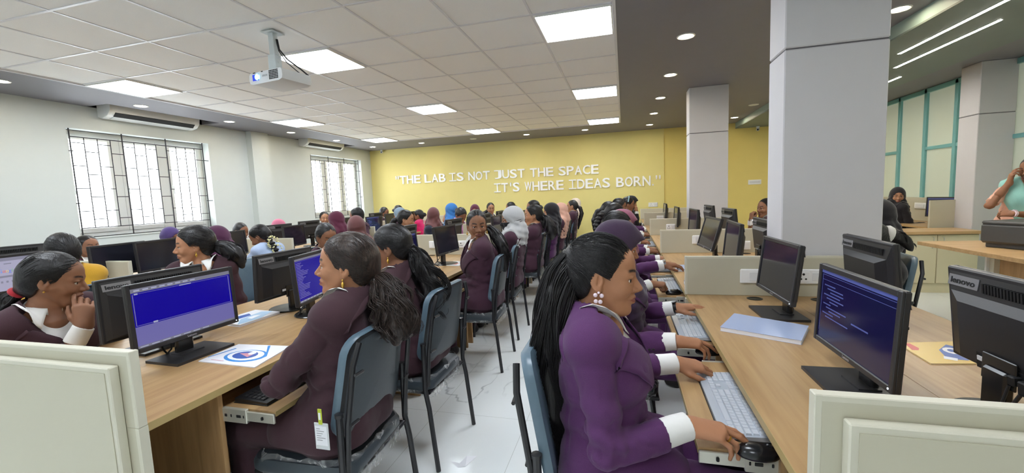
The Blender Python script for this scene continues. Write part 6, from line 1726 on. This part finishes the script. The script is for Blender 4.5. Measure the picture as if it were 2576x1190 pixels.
# ---- window bench, right side facing the windows
WW = [((-3.55, 1.9), (-3.55, 1.88, 1.13), (172, 10, 0), 'short', H_blk, 'sitter in mustard yellow with dark hair, behind the girl with the red hair band', 'b', ('top', C_yel), 'type', 'mid'),
      ((-3.62, 3.0), (-3.62, 3.02, 1.08), (190, 20, 0), 'hijab', HJ['plum'], 'person in plum headscarf sloping down behind the girl looking left', 'b', ('blazer', M_plum), 'type', 'mid'),
      ((-3.72, 3.72), (-3.83, 3.70, 1.05), (200, 30, 0), 'braid', H_blk, 'woman in pale blue printed dress with jasmine flowers in her black braid', 'b', ('top', C_ltblue), 'desk', 'near'),
      ((-3.9, 5.05), (-3.9, 5.05, 1.13), (185, 8, 0), 'hijab', HJ['maroon'], 'plum-maroon headscarf seen from behind below the second barred window', 'b', ('blazer', M_plum), 'type', 'mid'),
      ((-3.95, 5.62), (-3.96, 5.62, 1.17), (180, 5, 0), 'short', H_blk, 'person with short dark hair seen from behind by the window bench', 'b', ('blazer', M_plum), 'type', 'mid'),
      ((-3.9, 6.8), (-3.92, 6.82, 1.12), (185, 8, 0), 'hijab', HJ['bluegrey'], 'grey-blue headscarf left of the girl with earring', 'b', ('blazer', M_plum), 'type', 'far'),
      ((-4.0, 7.75), (-4.05, 7.8, 1.05), (190, 12, 0), 'bun', H_blk, 'dark-haired person in magenta top left of the wrapped brown headscarf', 'b', ('top', C_mag), 'type', 'far')]
for st, hd, lk, hk, hm, lb, sk, tp, kd, rs in WW:
    lh, rh = hands(st, 180, kd)
    ex = dict(drape=.22, part=False)
    if 'jasmine' in lb: ex = dict(sleeve=.5, path=[(hd[0] + .1, hd[1], hd[2] - .02), (hd[0] + .15, hd[1], hd[2] - .08), (hd[0] + .2, hd[1] + .02, hd[2] - .2), (hd[0] + .2, hd[1] + .02, hd[2] - .36)], rad=[.024, .026, .022, .01], tie=(-.1, 0, -.01))
    d = person(lb, st, 180, hd, lk, lh, rh, GP['W'], sk, tp, None, (hk, hm), rs, extra=ex)
    if 'jasmine' in lb:
        fl = MB(); rg = random.Random(5); g0 = Vector((hd[0] + .11 - st[0], hd[1] - st[1], hd[2] - .01))
        for k in range(64):
            an = PI * (k / 63) * 1.7 - .3; p = g0 + Vector((.05 + rg.uniform(-.012, .012), .062 * math.cos(an) + rg.uniform(-.01, .01), -.05 + .062 * math.sin(an) + rg.uniform(-.012, .012))) + Vector((.05, 0, -.09)) * (1 if k % 3 == 0 else .0)
            fl.lathe([(.001, -.008), (.008, -.003), (.009, .003), (.001, .008)], p, 6)
        fl.obj('jasmine_flowers', CLO((236, 230, 176), 'jasmine_petals'), d['root'], True)
        sh = MB()
    
# ---- window bench, wall side (facing the aisle)
VV = [((-5.35, 3.05), (-5.36, 3.05, 1.03), (0, -2, 0), 'pony', H_blk, 'person with dark hair in right profile under the corner of the first barred window', 'b', M_plum, 'mid'),
      ((-5.3, 3.85), (-5.3, 3.84, 1.04), (0, 8, 0), 'hijab', HJ['indigo'], 'indigo headscarf top showing above a black screen below the first barred window', 'b', M_plum, 'mid'),
      ((-5.3, 4.8), (-5.3, 4.8, 1.03), (0, 14, 0), 'short', H_blk, 'top of a dark-haired head left of the wall pier', 'b', M_plum, 'far'),
      ((-5.3, 5.5), (-5.3, 5.5, 1.03), (0, 12, 0), 'hijab', HJ['pink'], 'pink headscarf top behind the monitors by the wall pier', 'b', M_plum, 'far'),
      ((-5.3, 6.56), (-5.3, 6.56, 1.11), (-42, 2, 0), 'bun', H_blk, 'girl with parted dark hair facing the camera under the second barred window', 'c', M_plum, 'mid'),
      ((-5.3, 7.45), (-5.3, 7.5, 1.09), (0, 8, 0), 'hijab', HJ['pink'], 'small pink headscarf beside the short dark-haired back of head', 'b', M_plum, 'far'),
      ((-5.3, 8.5), (-5.26, 8.5, 1.12), (5, 10, 0), 'loose', H_blk, 'girl with long dark hair in right profile in the far corner', 'b', M_plum, 'far'),
      ((-5.0, 8.6), (-4.92, 8.55, 1.15), (0, 8, 0), 'bun', H_blk, 'dark hair top above the grey-blue headscarf against the yellow wall', 'b', M_plum, 'far')]
for st, hd, lk, hk, hm, lb, sk, tm, rs in VV:
    person(lb, st, 0, hd, lk, *hands(st, 0, 'type'), GP['V'], sk, ('blazer', tm), None, (hk, hm), rs, extra=dict(part=True))
# ---- right side of the right bench and beyond
st = (1.78, 6.0); hd = (1.735, 6.0, 1.085)
person('person with cropped dark hair and clasped hands at the mouth beside the near column', st, 180, hd, (206, 0, 0), ((1.58, 5.93, .94), (-.1, .35, 1), (-.9, -.2, .1), 'grip'), ((1.58, 6.03, .94), (-.1, -.35, 1), (-.9, .2, .1), 'grip'), GP['O'], 'b', ('blazer', M_plum), None, ('short', H_blk), 'near', extra=dict(part=False, sleeve=.5, watch=[(0, M_silver)]))
st = (1.47, 3.2)
d = person('person bent low with white hair tie, behind a monitor back on the right bench', st, 180, (1.46, 3.08, 1.005), (180, 38, 0), *hands(st, 180, 'lap'), GP['O'], 'b', ('blazer', C_blk), None, ('pony', H_blk), 'mid', extra=dict(band=M_shirt, path=[(1.56, 3.08, 1.05), (1.61, 3.08, 1.035), (1.66, 3.08, 1.0), (1.69, 3.08, .95)], rad=[.03, .034, .026, .01], strands=24, band_size=3.2))
st = (1.84, 3.85)
person('person in black headscarf seen from behind right of the near column', st, 185, (1.86, 3.83, 1.10), (150, 10, 0), *hands(st, 180, 'type'), GP['O'], 'b', ('blazer', C_blk), None, ('hijab', HJ['black']), 'mid', extra=dict(drape=.3))
st = (3.86, 7.5)
person('person in black headscarf facing the camera behind the oak-topped counter', st, 0, (3.91, 7.5, 1.135), (-110, 4, 0), *hands(st, 0, 'type'), GP['O'], 'c', ('blazer', C_blk), None, ('hijab', HJ['black']), 'mid', extra=dict(drape=.32))
st = (3.76, 5.28)
sw = person('standing woman in sea green sari with peach blouse, hand raised to her face', st, 230, (3.755, 5.17, 1.42), (205, 8, 0), ((3.52, 5.0, 1.02), (-.2, .6, 0), (-.6, -.4, .7), 'relax'), ((3.60, 5.19, 1.30), (.05, -.15, 1), (-.8, .4, .1), 'cheek'), GP['O'], 'b', ('blouse', C_peach), C_sea, ('bun', H_blk), 'near', standing=True, extra=dict(sleeve=.5, watch=[(0, M_pearl)], skirt=True))
def fsari(P):
    d = sw['torso'](P, .019); q = P - sw['N'].astype(f4); l_ = q @ sw['Lt'].astype(f4); u_ = q @ sw['up'].astype(f4)
    d = d + .003 * np.sin((l_ + u_ * .6) * 90)
    return smax(d, np.abs(l_ * .8 + u_ * .55 + .02 + .12) - .085, .008) if True else d
v, f = snet(fsari, np.minimum(sw['pel'], sw['N']) - .25, sw['N'] + .22, .008)
link('sari_drape', np_mesh('sari_drape', [(v, f)], C_sea), sw['root'])
# ---- name badge hanging from the nearest maroon blazer
t = thing('name_badge', 'clear plastic name badge on a lime strap hanging at the nearest maroon girl', 'badge', (-1.0, 1.135, .60))
m = MB(); m.box((-.028, -.0022, -.05), (.028, .0022, .045), 0, bev=.002); m.obj('holder', mat('clear_badge_plastic', (206, 208, 210), .15), t)
m = MB(); m.box((-.023, -.0032, -.034), (.023, -.002, .034)); m.obj('card', M_paper, t)
m = MB()
for k, (a, b) in enumerate(((-.018, -.004), (-.018, .012), (-.018, .006), (-.018, .0), (-.018, .016), (-.018, .004))): m.box((a, -.0038, .024 - k * .008), (b, -.003, .0255 - k * .008))
m.obj('print', mat('grey_print', (120, 122, 126), .5), t)
m = MB(); m.box((-.0075, -.0035, .04), (.0075, .0, .095), 0, bev=.001); m.box((-.004, -.0045, .058), (.004, -.003, .082), 1); m.obj('strap', [mat('lime_strap', (186, 200, 50), .5), M_paper], t)
